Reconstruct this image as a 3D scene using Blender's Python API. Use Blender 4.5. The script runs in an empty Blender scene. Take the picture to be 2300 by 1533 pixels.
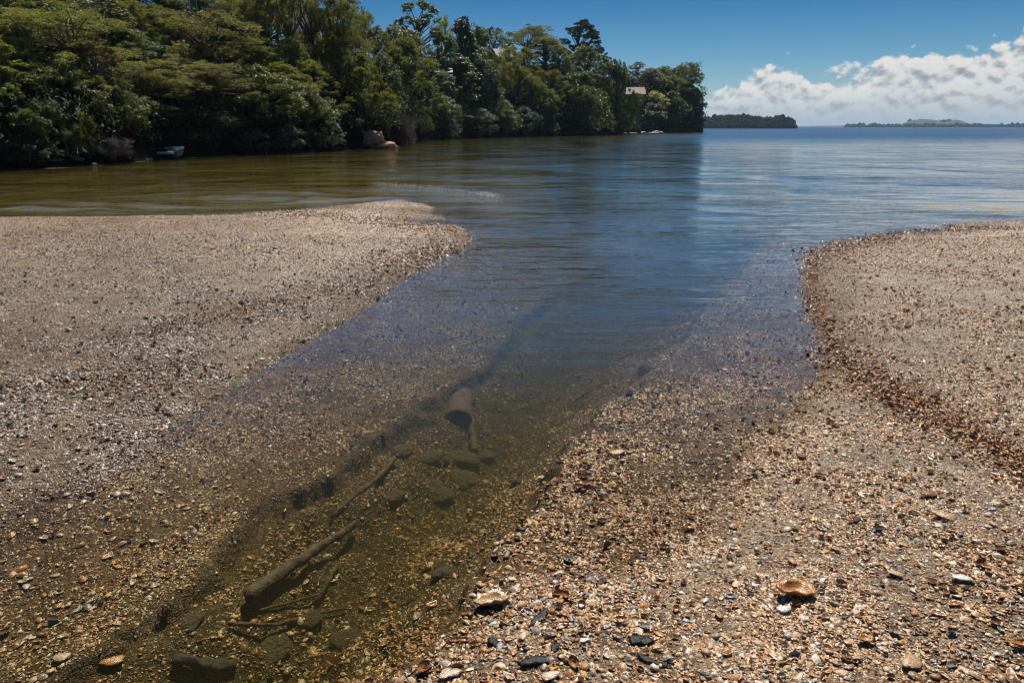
import bpy, bmesh, math, random
import numpy as np
from mathutils import Vector, Matrix

# ------------------------------------------------------------------ camera, light, sky
SC = bpy.context.scene
COL = SC.collection
CAM_H, F_PX, HOR = 1.5, 1533.0, 285.5
PITCH = math.atan((766.5 - HOR) / F_PX)
cam_d = bpy.data.cameras.new("camera")
cam = bpy.data.objects.new("camera", cam_d)
COL.objects.link(cam)
cam.location = (0, 0, CAM_H)
cam.rotation_euler = (math.pi / 2 - PITCH, 0, 0)
cam_d.sensor_width = 36.0
cam_d.lens = 24.0
cam_d.clip_start, cam_d.clip_end = 0.05, 60000
SC.camera = cam

SUN_EL, SUN_AZ = math.radians(57), math.radians(9)      # azimuth measured from +Y towards +X
sun_d = bpy.data.lights.new("sun", 'SUN')
sun_d.energy = 5.0
sun_d.angle = math.radians(0.5)
sun_d.color = (1.0, 0.95, 0.86)
sun = bpy.data.objects.new("sun", sun_d)
COL.objects.link(sun)
to_sun = Vector((math.sin(SUN_AZ) * math.cos(SUN_EL), math.cos(SUN_AZ) * math.cos(SUN_EL), math.sin(SUN_EL)))
sun.rotation_euler = to_sun.to_track_quat('Z', 'Y').to_euler()
sun.location = (0, 0, 80)

SC.view_settings.view_transform = 'Standard'
SC.view_settings.look = 'None'
SC.view_settings.exposure = 0.56
SC.view_settings.gamma = 1.0
SC.render.engine = 'CYCLES'
SC.cycles.max_bounces = 8
SC.cycles.diffuse_bounces = 2
SC.cycles.glossy_bounces = 2
SC.cycles.transmission_bounces = 2
SC.cycles.transparent_max_bounces = 8
SC.cycles.volume_bounces = 0
SC.cycles.sample_clamp_indirect = 4.0
SC.cycles.caustics_reflective = False
SC.cycles.caustics_refractive = False
SC.cycles.use_adaptive_sampling = True
SC.cycles.adaptive_threshold = 0.01
SC.cycles.use_denoising = True
SC.cycles.denoising_prefilter = 'ACCURATE'
SC.cycles.filter_width = 1.0


class NT:
    """tiny helper round a node tree"""
    def __init__(self, tree):
        self.t = tree
        self.n = tree.nodes
        self.l = tree.links

    def new(self, typ, ins=None, **kw):
        nd = self.n.new(typ)
        for k, v in kw.items():
            setattr(nd, k, v)
        for k, v in (ins or {}).items():
            s = nd.inputs[k]
            if isinstance(v, bpy.types.NodeSocket):
                self.l.new(v, s)
            else:
                s.default_value = v
        return nd

    def math(self, op, a, b=0.0, c=0.0, clamp=False):
        nd = self.new('ShaderNodeMath', {0: a, 1: b, 2: c}, operation=op, use_clamp=clamp)
        return nd.outputs[0]

    def smooth(self, x, a, b, lo=0.0, hi=1.0):
        nd = self.new('ShaderNodeMapRange', {0: x, 1: a, 2: b, 3: lo, 4: hi}, interpolation_type='SMOOTHSTEP')
        return nd.outputs[0]

    def mixc(self, f, a, b, blend='MIX'):
        nd = self.n.new('ShaderNodeMix')
        nd.data_type = 'RGBA'
        nd.blend_type = blend
        for i, v in ((0, f), (6, a), (7, b)):
            if isinstance(v, bpy.types.NodeSocket):
                self.l.new(v, nd.inputs[i])
            else:
                nd.inputs[i].default_value = v if i == 0 else (*v[:3], 1)
        return nd.outputs[2]

    def ramp(self, f, stops, interp='LINEAR'):
        nd = self.n.new('ShaderNodeValToRGB')
        nd.color_ramp.interpolation = interp
        e = nd.color_ramp.elements
        while len(e) < len(stops):
            e.new(0.5)
        for el, (p, c) in zip(e, stops):
            el.position = p
            el.color = (*c[:3], 1)
        self.l.new(f, nd.inputs[0])
        return nd.outputs[0]


def build_world():
    w = bpy.data.worlds.new("World")
    SC.world = w
    w.use_nodes = True
    T = NT(w.node_tree)
    T.n.clear()
    out = T.new('ShaderNodeOutputWorld')
    sky = T.new('ShaderNodeTexSky', sky_type='NISHITA', sun_disc=False)
    sky.sun_elevation = SUN_EL
    sky.sun_rotation = SUN_AZ
    sky.altitude = 0
    sky.air_density, sky.dust_density, sky.ozone_density = 1.0, 0.1, 4.0
    tc = T.new('ShaderNodeTexCoord')
    sep = T.new('ShaderNodeSeparateXYZ', {0: tc.outputs['Generated']})
    az = T.math('ARCTAN2', sep.outputs[0], sep.outputs[1])            # radians right of +Y
    el = T.math('ARCSINE', sep.outputs[2])
    azd = T.math('MULTIPLY', az, 180 / math.pi)
    eld = T.math('MULTIPLY', el, 180 / math.pi)
    # height of the cloud bank's tops (degrees) along the azimuth
    fc = T.n.new('ShaderNodeFloatCurve')
    pts = [(-180, 2.2), (-60, 2.6), (0, 1.0), (12, 1.6), (15.0, 3.3), (17, 4.1), (20.5, 5.4), (22.5, 4.6), (25.5, 4.7),
           (27.8, 6.3), (30, 5.9), (32, 5.6), (34.3, 6.5), (36.6, 7.7), (40, 6.5), (60, 5), (110, 4), (180, 2.2)]
    cm = fc.mapping
    cur = cm.curves[0]
    while len(cur.points) < len(pts):
        cur.points.new(0.5, 0.5)
    for p, (a, h) in zip(cur.points, pts):
        p.location = ((a + 180) / 360, h / 10)
        p.handle_type = 'AUTO'
    cm.update()
    T.l.new(T.math('DIVIDE', T.math('ADD', azd, 180), 360), fc.inputs['Value'])
    top = T.math('MULTIPLY', fc.outputs[0], 10)

    def field(daz, dele):
        a2 = T.math('ADD', azd, daz)
        e2 = T.math('ADD', eld, dele)
        cv = T.new('ShaderNodeCombineXYZ', {0: a2, 1: T.math('MULTIPLY', e2, 1.35), 2: 3.7})
        n1 = T.new('ShaderNodeTexNoise', {'Vector': cv.outputs[0], 'Scale': 0.42, 'Detail': 9.0, 'Roughness': 0.56, 'Distortion': 0.25})
        v1 = T.new('ShaderNodeTexVoronoi', {'Vector': cv.outputs[0], 'Scale': 0.95, 'Detail': 3.0, 'Roughness': 0.5, 'Smoothness': 0.6},
                   feature='SMOOTH_F1')
        nz = T.math('SUBTRACT', n1.outputs[0], 0.5)
        bil = T.math('SUBTRACT', 0.45, v1.outputs['Distance'])
        d = T.math('SUBTRACT', top, e2)
        d = T.math('SUBTRACT', d, T.math('MULTIPLY', T.math('MAXIMUM', T.math('SUBTRACT', -0.45, d), 0.0), 7.0))
        f = T.math('ADD', T.math('MULTIPLY', d, 0.55), T.math('MULTIPLY', nz, 2.3))
        return T.math('ADD', f, T.math('MULTIPLY', bil, 0.75))

    f0 = field(0.0, 0.0)
    f1 = field(0.12, 0.42)
    cover = T.smooth(f0, 0.16, 0.55)
    shade = T.math('SUBTRACT', f0, f1)            # positive where it thins towards the sun
    lit = T.smooth(shade, -0.50, 0.50)
    depth = T.smooth(f0, 0.2, 2.6)
    lit2 = T.math('MULTIPLY', lit, T.math('SUBTRACT', 1.0, T.math('MULTIPLY', depth, 0.22)))
    ccol = T.ramp(lit2, [(0.0, (3.9, 4.4, 5.1)), (0.42, (6.3, 6.6, 6.9)), (0.75, (9.2, 9.2, 9.0)), (1.0, (11.0, 10.8, 10.3))])
    # veil of haze low on the horizon
    low = T.smooth(eld, 2.6, 0.3)
    ccol = T.mixc(T.math('MULTIPLY', low, 0.75), ccol, (6.2, 6.9, 7.2))
    bank = T.smooth(azd, 9, 15)
    cover = T.math('MULTIPLY', cover, T.smooth(eld, -0.5, 0.2))
    # the clear sky, deepened the way a polarised sky looks
    hs = T.new('ShaderNodeHueSaturation', {'Hue': 0.498, 'Saturation': 1.25, 'Value': 1.0, 'Color': sky.outputs[0]})
    veil = T.smooth(eld, 12, 0)
    tint = T.ramp(T.math('DIVIDE', eld, 90), [(0.02, (0.72, 0.84, 0.92)), (0.055, (0.42, 0.68, 0.85)), (0.115, (0.11, 0.43, 0.63)), (0.17, (0.26, 0.58, 0.70)), (0.24, (0.38, 0.68, 0.78)),
                                             (0.40, (0.5, 0.68, 0.85)), (1.0, (0.6, 0.75, 0.9))])
    pol = T.mixc(1.0, hs.outputs[0], tint, 'MULTIPLY')
    base = T.mixc(T.math('MULTIPLY', veil, 0.10), pol, (4.2, 5.6, 6.8))
    col = T.mixc(cover, base, ccol)
    bg = T.new('ShaderNodeBackground', {'Color': col, 'Strength': 0.05})
    T.l.new(bg.outputs[0], out.inputs[0])
    w.cycles.sampling_method = 'MANUAL'
    w.cycles.sample_map_resolution = 1024


build_world()

# ------------------------------------------------------------------ helpers
RNG = np.random.default_rng(7)
cP, sP = math.cos(PITCH), math.sin(PITCH)


def ray(px, py):
    xc, yc = (px - 1150.0) / F_PX, (766.5 - py) / F_PX
    return np.array([xc, cP + yc * sP, -sP + yc * cP])


def at(px, py, z=0.0):
    """point of the horizontal plane at height z seen at a pixel of the photograph"""
    d = ray(px, py)
    t = (z - CAM_H) / d[2]
    return np.array([d[0] * t, d[1] * t, z])


def along(px, dist):
    """ground-plane point at horizontal distance dist in the direction of a pixel column"""
    d = ray(px, HOR)
    h = math.hypot(d[0], d[1])
    return np.array([d[0] / h * dist, d[1] / h * dist])


def up_at(py, px, dist):
    """height seen at pixel (px, py) at a horizontal distance"""
    d = ray(px, py)
    return CAM_H + d[2] / math.hypot(d[0], d[1]) * dist


def lerp_tab(x, tab):
    return float(np.interp(x, [t[0] for t in tab], [t[1] for t in tab]))


def hash3(i, j, k):
    n = (i * 374761393 + j * 668265263 + k * 2147483647 * 3) & 0x7fffffff
    n = ((n ^ (n >> 13)) * 1274126177) & 0x7fffffff
    n = (n ^ (n >> 16)) & 0x7fffffff
    return n / 0x7fffffff


def vnoise(x, y, z=None, seed=0):
    x = np.asarray(x, float)
    y = np.asarray(y, float)
    z = np.zeros_like(x) + seed * 17.31 if z is None else np.asarray(z, float) + seed * 17.31
    xi, yi, zi = (np.floor(v).astype(np.int64) for v in (x, y, z))
    fx, fy, fz = x - xi, y - yi, z - zi
    fx, fy, fz = (v * v * (3 - 2 * v) for v in (fx, fy, fz))
    r = 0
    for dx in (0, 1):
        for dy in (0, 1):
            for dz in (0, 1):
                wgt = (fx if dx else 1 - fx) * (fy if dy else 1 - fy) * (fz if dz else 1 - fz)
                r = r + wgt * hash3(xi + dx, yi + dy, zi + dz)
    return r - 0.5


def fbm(x, y, z=None, seed=0, octv=4):
    a, s, r = 1.0, 1.0, 0
    x = np.asarray(x, float)
    y = np.asarray(y, float)
    for o in range(octv):
        r = r + a * vnoise(x * s, y * s, None if z is None else np.asarray(z) * s, seed + o)
        a *= 0.5
        s *= 2.03
    return r


def sstep(x, a, b):
    t = np.clip((x - a) / (b - a), 0, 1)
    return t * t * (3 - 2 * t)


def mesh_np(name, verts, polys, mat=None, col=None, smooth=True, attrs=None):
    """mesh from numpy arrays; polys: list of (n, k) index arrays; col: (nverts, 3|4) colour attribute"""
    me = bpy.data.meshes.new(name)
    verts = np.asarray(verts, np.float32)
    polys = [np.asarray(p, np.int32) for p in polys if len(p)]
    nl = sum(p.size for p in polys)
    nf = sum(len(p) for p in polys)
    me.vertices.add(len(verts))
    me.vertices.foreach_set('co', verts.ravel())
    me.loops.add(nl)
    me.polygons.add(nf)
    me.loops.foreach_set('vertex_index', np.concatenate([p.ravel() for p in polys]))
    sizes = np.concatenate([np.full(len(p), p.shape[1], np.int32) for p in polys])
    starts = np.concatenate([[0], np.cumsum(sizes)[:-1]]).astype(np.int32)
    me.polygons.foreach_set('loop_start', starts)
    me.update(calc_edges=True)
    me.polygons.foreach_set('use_smooth', np.full(nf, smooth, bool))
    if col is not None:
        col = np.asarray(col, np.float32)
        if col.shape[1] == 3:
            col = np.hstack([col, np.ones((len(col), 1), np.float32)])
        a = me.attributes.new('col', 'FLOAT_COLOR', 'POINT')
        a.data.foreach_set('color', col.ravel())
    for k, v in (attrs or {}).items():
        a = me.attributes.new(k, 'FLOAT', 'POINT')
        a.data.foreach_set('value', np.asarray(v, np.float32))
    if mat:
        me.materials.append(mat)
    return me


def link(name, data, parent=None, loc=None):
    o = bpy.data.objects.new(name, data)
    COL.objects.link(o)
    if parent is not None:
        o.parent = parent
    if loc is not None:
        o.location = loc
    return o


def tag(o, label=None, cat=None, group=None, kind=None):
    if label:
        o['label'] = label
    if cat:
        o['category'] = cat
    if group:
        o['group'] = group
    if kind:
        o['kind'] = kind
    return o


def merge(parts):
    """list of (verts, [polys...]) -> one"""
    vs, ps, off = [], [], 0
    for v, pl in parts:
        vs.append(v)
        for p in pl:
            ps.append(np.asarray(p) + off)
        off += len(v)
    by = {}
    for p in ps:
        by.setdefault(p.shape[1], []).append(p)
    return np.vstack(vs), [np.vstack(x) for x in by.values()]


def tube(pts, radii, sides=6, cap=True):
    pts = np.asarray(pts, float)
    n = len(pts)
    tan = np.gradient(pts, axis=0)
    tan /= np.linalg.norm(tan, axis=1)[:, None] + 1e-9
    ref = np.array([0.31, 0.17, 1.0]) if abs(tan[0][2]) < 0.9 else np.array([1.0, 0.2, 0.1])
    vs = []
    for i in range(n):
        a = np.cross(tan[i], ref)
        a /= np.linalg.norm(a) + 1e-9
        b = np.cross(tan[i], a)
        th = np.linspace(0, 2 * np.pi, sides, endpoint=False)
        vs.append(pts[i] + radii[i] * (np.cos(th)[:, None] * a + np.sin(th)[:, None] * b))
    v = np.vstack(vs)
    q = []
    for i in range(n - 1):
        for s in range(sides):
            s2 = (s + 1) % sides
            q.append((i * sides + s, i * sides + s2, (i + 1) * sides + s2, (i + 1) * sides + s))
    polys = [np.array(q)]
    if cap:
        polys.append(np.array([list(range(sides))[::-1], list(range((n - 1) * sides, n * sides))]))
    return v, polys


def blob(rx, ry, rz, seed, rough=0.25, sub=3, flat=0.0, freq=1.6):
    """irregular stone: displaced icosphere"""
    bm = bmesh.new()
    bmesh.ops.create_icosphere(bm, subdivisions=sub, radius=1.0)
    v = np.array([x.co[:] for x in bm.verts])
    f = np.array([[x.index for x in fc.verts] for fc in bm.faces])
    bm.free()
    d = 1 + rough * 2 * fbm(v[:, 0] * freq + seed * 3.1, v[:, 1] * freq, v[:, 2] * freq, seed=seed, octv=3)
    v = v * d[:, None]
    if flat:
        v[:, 2] = np.where(v[:, 2] < -flat, -flat, v[:, 2])
    return v * np.array([rx, ry, rz]), [f]


def bx(cx, cy, cz, sx, sy, sz):
    v = np.array([[x, y, z] for z in (-.5, .5) for y in (-.5, .5) for x in (-.5, .5)]) * [sx, sy, sz] + [cx, cy, cz]
    q = np.array([[0, 2, 3, 1], [4, 5, 7, 6], [0, 1, 5, 4], [2, 6, 7, 3], [0, 4, 6, 2], [1, 3, 7, 5]])
    return v, [q]


# ------------------------------------------------------------------ materials
def new_mat(name):
    m = bpy.data.materials.new(name)
    m.use_nodes = True
    T = NT(m.node_tree)
    T.n.clear()
    out = T.new('ShaderNodeOutputMaterial')
    return m, T, out


def simple_mat(name, c, rough=0.6, noise=0.25, scale=8.0, bump=0.0, spec=0.4, metallic=0.0, coord='Object', c2=None):
    m, T, out = new_mat(name)
    tc = T.new('ShaderNodeTexCoord')
    nz = T.new('ShaderNodeTexNoise', {'Vector': tc.outputs[coord], 'Scale': scale, 'Detail': 5.0, 'Roughness': 0.6})
    c2 = c2 or tuple(x * (1 - noise * 1.6) for x in c)
    colr = T.ramp(nz.outputs[0], [(0.32, c2), (0.68, tuple(min(1, x * (1 + noise)) for x in c))])
    b = T.new('ShaderNodeBsdfPrincipled', {'Base Color': colr, 'Roughness': rough, 'Specular IOR Level': spec, 'Metallic': metallic})
    if bump:
        bp = T.new('ShaderNodeBump', {'Height': nz.outputs[0], 'Distance': bump, 'Strength': 1.0})
        T.l.new(bp.outputs[0], b.inputs['Normal'])
    T.l.new(b.outputs[0], out.inputs[0])
    return m


def leaf_mat(name, spec=0.5, rough=0.38, trans=0.35, tcol=(1.6, 1.5, 0.55)):
    m, T, out = new_mat(name)
    at_ = T.new('ShaderNodeAttribute', attribute_name='col')
    oi = T.new('ShaderNodeObjectInfo')
    hs = T.new('ShaderNodeHueSaturation', {
        'Hue': T.math('ADD', 0.485, T.math('MULTIPLY', oi.outputs['Random'], 0.03)),
        'Saturation': T.math('ADD', 0.85, T.math('MULTIPLY', oi.outputs['Random'], 0.3)),
        'Value': T.math('ADD', 0.8, T.math('MULTIPLY', T.math('FRACT', T.math('MULTIPLY', oi.outputs['Random'], 7.3)), 0.4)),
        'Color': at_.outputs['Color']})
    p = T.new('ShaderNodeBsdfPrincipled', {'Base Color': hs.outputs[0], 'Roughness': rough, 'Specular IOR Level': spec})
    tcl = T.mixc(1.0, hs.outputs[0], tcol, 'MULTIPLY')
    tr = T.new('ShaderNodeBsdfTranslucent', {'Color': tcl})
    mx = T.new('ShaderNodeMixShader', {0: trans, 1: p.outputs[0], 2: tr.outputs[0]})
    T.l.new(mx.outputs[0], out.inputs[0])
    return m


def shell_mat():
    m, T, out = new_mat("wet_shell")
    a = T.new('ShaderNodeAttribute', attribute_name='col')
    tc = T.new('ShaderNodeNewGeometry')
    nz = T.new('ShaderNodeTexNoise', {'Vector': tc.outputs['Position'], 'Scale': 240.0, 'Detail': 3.0, 'Roughness': 0.6})
    c = T.mixc(T.smooth(nz.outputs[0], 0.35, 0.7), T.mixc(1.0, a.outputs['Color'], (0.5, 0.45, 0.4), 'MULTIPLY'), a.outputs['Color'])
    bp = T.new('ShaderNodeBump', {'Height': nz.outputs[0], 'Distance': 0.0025, 'Strength': 0.8})
    b = T.new('ShaderNodeBsdfPrincipled', {'Base Color': c, 'Roughness': T.math('ADD', 0.13, T.math('MULTIPLY', a.outputs['Alpha'], 0.45)),
                                           'Specular IOR Level': 0.5, 'Normal': bp.outputs[0]})
    T.l.new(b.outputs[0], out.inputs[0])
    return m


def ground_mat():
    m, T, out = new_mat("shelly_ground")
    g = T.new('ShaderNodeNewGeometry')
    pos = g.outputs['Position']
    silt = T.new('ShaderNodeAttribute', attribute_name='silt').outputs['Fac']
    deep = T.new('ShaderNodeAttribute', attribute_name='deep').outputs['Fac']
    v1 = T.new('ShaderNodeTexVoronoi', {'Vector': pos, 'Scale': 42.0, 'Randomness': 1.0})
    v2 = T.new('ShaderNodeTexVoronoi', {'Vector': pos, 'Scale': 150.0, 'Randomness': 1.0})
    big = T.new('ShaderNodeTexNoise', {'Vector': pos, 'Scale': 0.9, 'Detail': 5.0, 'Roughness': 0.62})
    mid = T.new('ShaderNodeTexNoise', {'Vector': pos, 'Scale': 7.0, 'Detail': 6.0, 'Roughness': 0.65})
    pal = [(0.0, (0.109, 0.077, 0.054)), (0.14, (0.333, 0.218, 0.128)), (0.34, (0.512, 0.358, 0.230)), (0.5, (0.384, 0.218, 0.096)),
           (0.6, (0.563, 0.435, 0.320)), (0.74, (0.307, 0.269, 0.243)), (0.86, (0.666, 0.563, 0.448)), (0.95, (0.115, 0.090, 0.077))]
    s1 = T.new('ShaderNodeSeparateColor', {0: v1.outputs['Color']})
    s2 = T.new('ShaderNodeSeparateColor', {0: v2.outputs['Color']})
    c1 = T.ramp(s1.outputs[0], pal, 'CONSTANT')
    c2 = T.ramp(s2.outputs[0], pal, 'CONSTANT')
    c = T.mixc(0.55, c1, c2)
    c = T.mixc(T.smooth(mid.outputs[0], 0.42, 0.62), T.mixc(1.0, c, (0.62, 0.56, 0.5), 'MULTIPLY'), c)
    c = T.mixc(T.smooth(big.outputs[0], 0.40, 0.64), T.mixc(1.0, c, (0.80, 0.75, 0.70), 'MULTIPLY'), c)
    c = T.new('ShaderNodeHueSaturation', {'Hue': 0.508, 'Saturation': 1.10, 'Value': 0.98, 'Color': c}).outputs[0]
    nearf = T.smooth(T.new('ShaderNodeSeparateXYZ', {0: pos}).outputs[1], 4.0, 9.0, 0.62, 1.0)  # near ground coloured darker to imitate shaded gaps between the shells
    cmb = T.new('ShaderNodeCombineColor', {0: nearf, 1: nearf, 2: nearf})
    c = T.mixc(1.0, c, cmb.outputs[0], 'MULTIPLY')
    wet = T.new('ShaderNodeAttribute', attribute_name='wet').outputs['Fac']
    c = T.mixc(wet, c, T.mixc(1.0, c, (0.52, 0.47, 0.40), 'MULTIPLY'))
    # silt of the channel floor, olive mud of the lagoon
    nz = T.new('ShaderNodeTexNoise', {'Vector': pos, 'Scale': 16.0, 'Detail': 6.0, 'Roughness': 0.65})
    sc = T.ramp(nz.outputs[0], [(0.3, (0.016, 0.012, 0.005)), (0.55, (0.045, 0.032, 0.012)), (0.75, (0.10, 0.068, 0.026))])
    spk = T.smooth(s2.outputs[1], 0.80, 0.95)
    sc = T.mixc(T.math('MULTIPLY', spk, 0.45), sc, c2)
    c = T.mixc(T.math('MULTIPLY', silt, 0.9, clamp=True), c, sc)
    c = T.mixc(deep, c, (0.16, 0.13, 0.032))
    lag = T.new('ShaderNodeAttribute', attribute_name='lagoon').outputs['Fac']
    c = T.mixc(lag, c, T.ramp(nz.outputs[0], [(0.3, (0.15, 0.105, 0.020)), (0.7, (0.31, 0.22, 0.050))]))
    sand = T.new('ShaderNodeAttribute', attribute_name='sand').outputs['Fac']
    c = T.mixc(sand, c, (0.29, 0.24, 0.16))
    h = T.math('ADD', T.math('MULTIPLY', v1.outputs['Distance'], -0.55), T.math('MULTIPLY', v2.outputs['Distance'], -0.35))
    h = T.math('ADD', h, T.math('MULTIPLY', mid.outputs[0], 0.9))
    bp = T.new('ShaderNodeBump', {'Height': h, 'Distance': 0.016, 'Strength': 1.0})
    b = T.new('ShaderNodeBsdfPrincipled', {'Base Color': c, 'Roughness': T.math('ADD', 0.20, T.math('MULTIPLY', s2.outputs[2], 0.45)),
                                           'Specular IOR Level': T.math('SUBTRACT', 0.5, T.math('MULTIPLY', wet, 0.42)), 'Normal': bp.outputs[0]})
    T.l.new(b.outputs[0], out.inputs[0])
    return m


def water_mat():
    m, T, out = new_mat("clear_water")
    g = T.new('ShaderNodeNewGeometry')
    pos = g.outputs['Position']
    sep = T.new('ShaderNodeSeparateXYZ', {0: pos})
    yd = sep.outputs[1]
    chop = T.new('ShaderNodeAttribute', attribute_name='chop').outputs['Fac']

    def wave(sx, sy, sc, det, rough, dist=0.0, rot=0.0):
        mp = T.new('ShaderNodeMapping', {'Vector': pos, 'Scale': (sx, sy, 1), 'Rotation': (0, 0, rot)})
        n = T.new('ShaderNodeTexNoise', {'Vector': mp.outputs[0], 'Scale': sc, 'Detail': det, 'Roughness': rough, 'Distortion': dist})
        return n.outputs[0]
    fine = wave(0.8, 2.6, 4.2, 3.0, 0.5, 0.6, 0.15)
    med = wave(0.45, 1.5, 1.5, 3.0, 0.5, 0.8, -0.12)
    far = wave(0.35, 1.0, 0.30, 6.0, 0.62, 0.3, 0.2)
    patch = T.new('ShaderNodeTexNoise', {'Vector': pos, 'Scale': 0.22, 'Detail': 3.0, 'Roughness': 0.5})
    pf = T.math('ADD', 0.35, T.smooth(patch.outputs[0], 0.35, 0.65))
    near = T.math('MULTIPLY', T.smooth(yd, 2.0, 9.0, 0.12, 1.0), pf)
    long_ = wave(0.30, 1.0, 0.95, 3.0, 0.48, 0.7, -0.06)
    swell = wave(0.32, 1.0, 0.36, 3.0, 0.48, 0.5, 0.05)
    h = T.math('MULTIPLY', T.math('MULTIPLY', fine, 0.011), near)
    h = T.math('ADD', h, T.math('MULTIPLY', T.math('MULTIPLY', long_, 0.036), T.math('MULTIPLY', near, T.smooth(yd, 6.0, 13.0))))
    h = T.math('ADD', h, T.math('MULTIPLY', T.math('MULTIPLY', swell, 0.07), T.math('MULTIPLY', pf, T.smooth(yd, 13.0, 30.0))))
    h = T.math('ADD', h, T.math('MULTIPLY', T.math('MULTIPLY', med, 0.038), near))
    h = T.math('ADD', h, T.math('MULTIPLY', T.math('MULTIPLY', far, 0.35), chop))
    bp = T.new('ShaderNodeBump', {'Height': h, 'Distance': 1.0, 'Strength': 1.0})
    fr = T.new('ShaderNodeFresnel', {'IOR': 1.333, 'Normal': bp.outputs[0]})
    gl = T.new('ShaderNodeBsdfGlossy', distribution='BECKMANN', ins={'Color': (1, 1, 1, 1), 'Roughness': T.math('ADD', T.smooth(yd, 8.0, 60.0, 0.035, 0.09), T.math('MULTIPLY', chop, 0.26)), 'Normal': bp.outputs[0]})
    tr = T.new('ShaderNodeBsdfTransparent', {'Color': (0.98, 0.985, 0.97, 1)})
    # the reflection seen through a polariser: next to none looking down, full at a glancing angle
    fcv = T.n.new('ShaderNodeFloatCurve')
    fpts = [(0.0, 0.0), (0.05, 0.014), (0.09, 0.065), (0.14, 0.16), (0.22, 0.35), (0.40, 0.56), (0.65, 0.78), (1.0, 0.97)]
    fc_ = fcv.mapping.curves[0]
    while len(fc_.points) < len(fpts):
        fc_.points.new(0.5, 0.5)
    for p_, q_ in zip(fc_.points, fpts):
        p_.location = q_
    fcv.mapping.update()
    T.l.new(fr.outputs[0], fcv.inputs['Value'])
    fac = T.math('MULTIPLY', fcv.outputs[0], T.math('SUBTRACT', 1.0, T.math('MULTIPLY', chop, 0.08)))
    mx = T.new('ShaderNodeMixShader', {0: fac, 1: tr.outputs[0], 2: gl.outputs[0]})
    T.l.new(mx.outputs[0], out.inputs['Surface'])
    ab = T.new('ShaderNodeVolumeAbsorption', {'Color': (0.54, 0.51, 0.17, 1), 'Density': 1.9})
    scat = T.new('ShaderNodeVolumeScatter', {'Color': (0.30, 0.26, 0.11, 1), 'Density': 0.45, 'Anisotropy': 0.3})
    add = T.new('ShaderNodeAddShader', {0: ab.outputs[0], 1: scat.outputs[0]})
    T.l.new(add.outputs[0], out.inputs['Volume'])
    return m


M = {}
M['leaf'] = leaf_mat("glossy_leaf", spec=0.30, rough=0.42, trans=0.27)
M['fine'] = leaf_mat("fine_foliage", spec=0.25, rough=0.6, trans=0.38, tcol=(1.5, 1.3, 0.5))
M['needle'] = leaf_mat("pine_needles", spec=0.25, rough=0.55, trans=0.15)
M['bark'] = simple_mat("grey_brown_bark", (0.11, 0.085, 0.065), 0.85, 0.35, 6.0, 0.02)
M['under'] = leaf_mat("undergrowth_leaf", spec=0.12, rough=0.6, trans=0.3)
M['grey_twig'] = simple_mat("grey_twigs", (0.19, 0.155, 0.145), 0.9, 0.3, 6.0, spec=0.1)
M['pale_bark'] = simple_mat("pale_bark", (0.24, 0.20, 0.17), 0.85, 0.3, 6.0, 0.02)
M['twig'] = simple_mat("dead_twigs", (0.13, 0.095, 0.085), 0.9, 0.3, 6.0)
M['shell'] = shell_mat()
M['ground'] = ground_mat()
M['water'] = water_mat()
M['soil'] = simple_mat("shade_darkened_hill_soil", (0.011, 0.010, 0.006), 0.95, 0.4, 0.6, 0.25, coord='Object', c2=(0.004, 0.005, 0.003), spec=0.0)  # soil blackened in colour to imitate shade under the overhanging trees
M['clay'] = simple_mat("orange_clay", (0.33, 0.19, 0.11), 0.9, 0.35, 1.6, 0.12, c2=(0.13, 0.085, 0.06))
M['rock'] = simple_mat("shore_rock", (0.30, 0.24, 0.20), 0.8, 0.35, 3.0, 0.05, c2=(0.09, 0.075, 0.065))
M['strand'] = simple_mat("pale_strand_mud", (0.26, 0.21, 0.17), 0.75, 0.4, 1.3, 0.04, c2=(0.06, 0.05, 0.04))
M['stone'] = simple_mat("silted_stone", (0.075, 0.052, 0.026), 0.9, 0.45, 5.0, 0.03, c2=(0.03, 0.022, 0.012))
M['wood'] = simple_mat("silted_wood", (0.075, 0.052, 0.026), 0.85, 0.35, 26.0, 0.02, c2=(0.032, 0.023, 0.012))
M['black_wood'] = simple_mat("black_wet_wood", (0.010, 0.009, 0.009), 0.5, 0.5, 60.0, 0.006, spec=0.25)
M['dark_wood'] = simple_mat("dark_sunken_wood", (0.028, 0.021, 0.011), 0.8, 0.5, 18.0, 0.015)
M['pipe'] = simple_mat("rusty_pink_concrete", (0.085, 0.046, 0.036), 0.9, 0.35, 26.0, 0.012, c2=(0.035, 0.024, 0.018))
M['canopy'] = simple_mat("far_canopy", (0.006, 0.009, 0.008), 1.0, 0.4, 0.12, 0.0, spec=0.02)
M['pasture'] = simple_mat("far_pasture", (0.022, 0.022, 0.016), 0.95, 0.3, 0.01, 0.0)
M['white_paint'] = simple_mat("white_gelcoat", (0.50, 0.53, 0.56), 0.25, 0.05, 3.0)  # white lowered to put the bank's shade into the dinghy's paint
M['blue_paint'] = simple_mat("blue_vinyl", (0.11, 0.25, 0.38), 0.4, 0.1, 4.0)  # blue darkened likewise for the shade the dinghy lies in
M['inside_hull_shade'] = simple_mat("dark_cockpit_hull_shade", (0.03, 0.035, 0.04), 0.7, 0.2, 4.0)  # also on the hull: shadow under the gunwale put into its colour
M['wall'] = simple_mat("house_wall", (0.45, 0.44, 0.41), 0.8, 0.1, 1.0)
M['grey_wall'] = simple_mat("grey_wall", (0.30, 0.31, 0.31), 0.8, 0.1, 1.0)
M['red_roof'] = simple_mat("weathered_red_roof", (0.20, 0.14, 0.11), 0.8, 0.25, 1.2)
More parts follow.
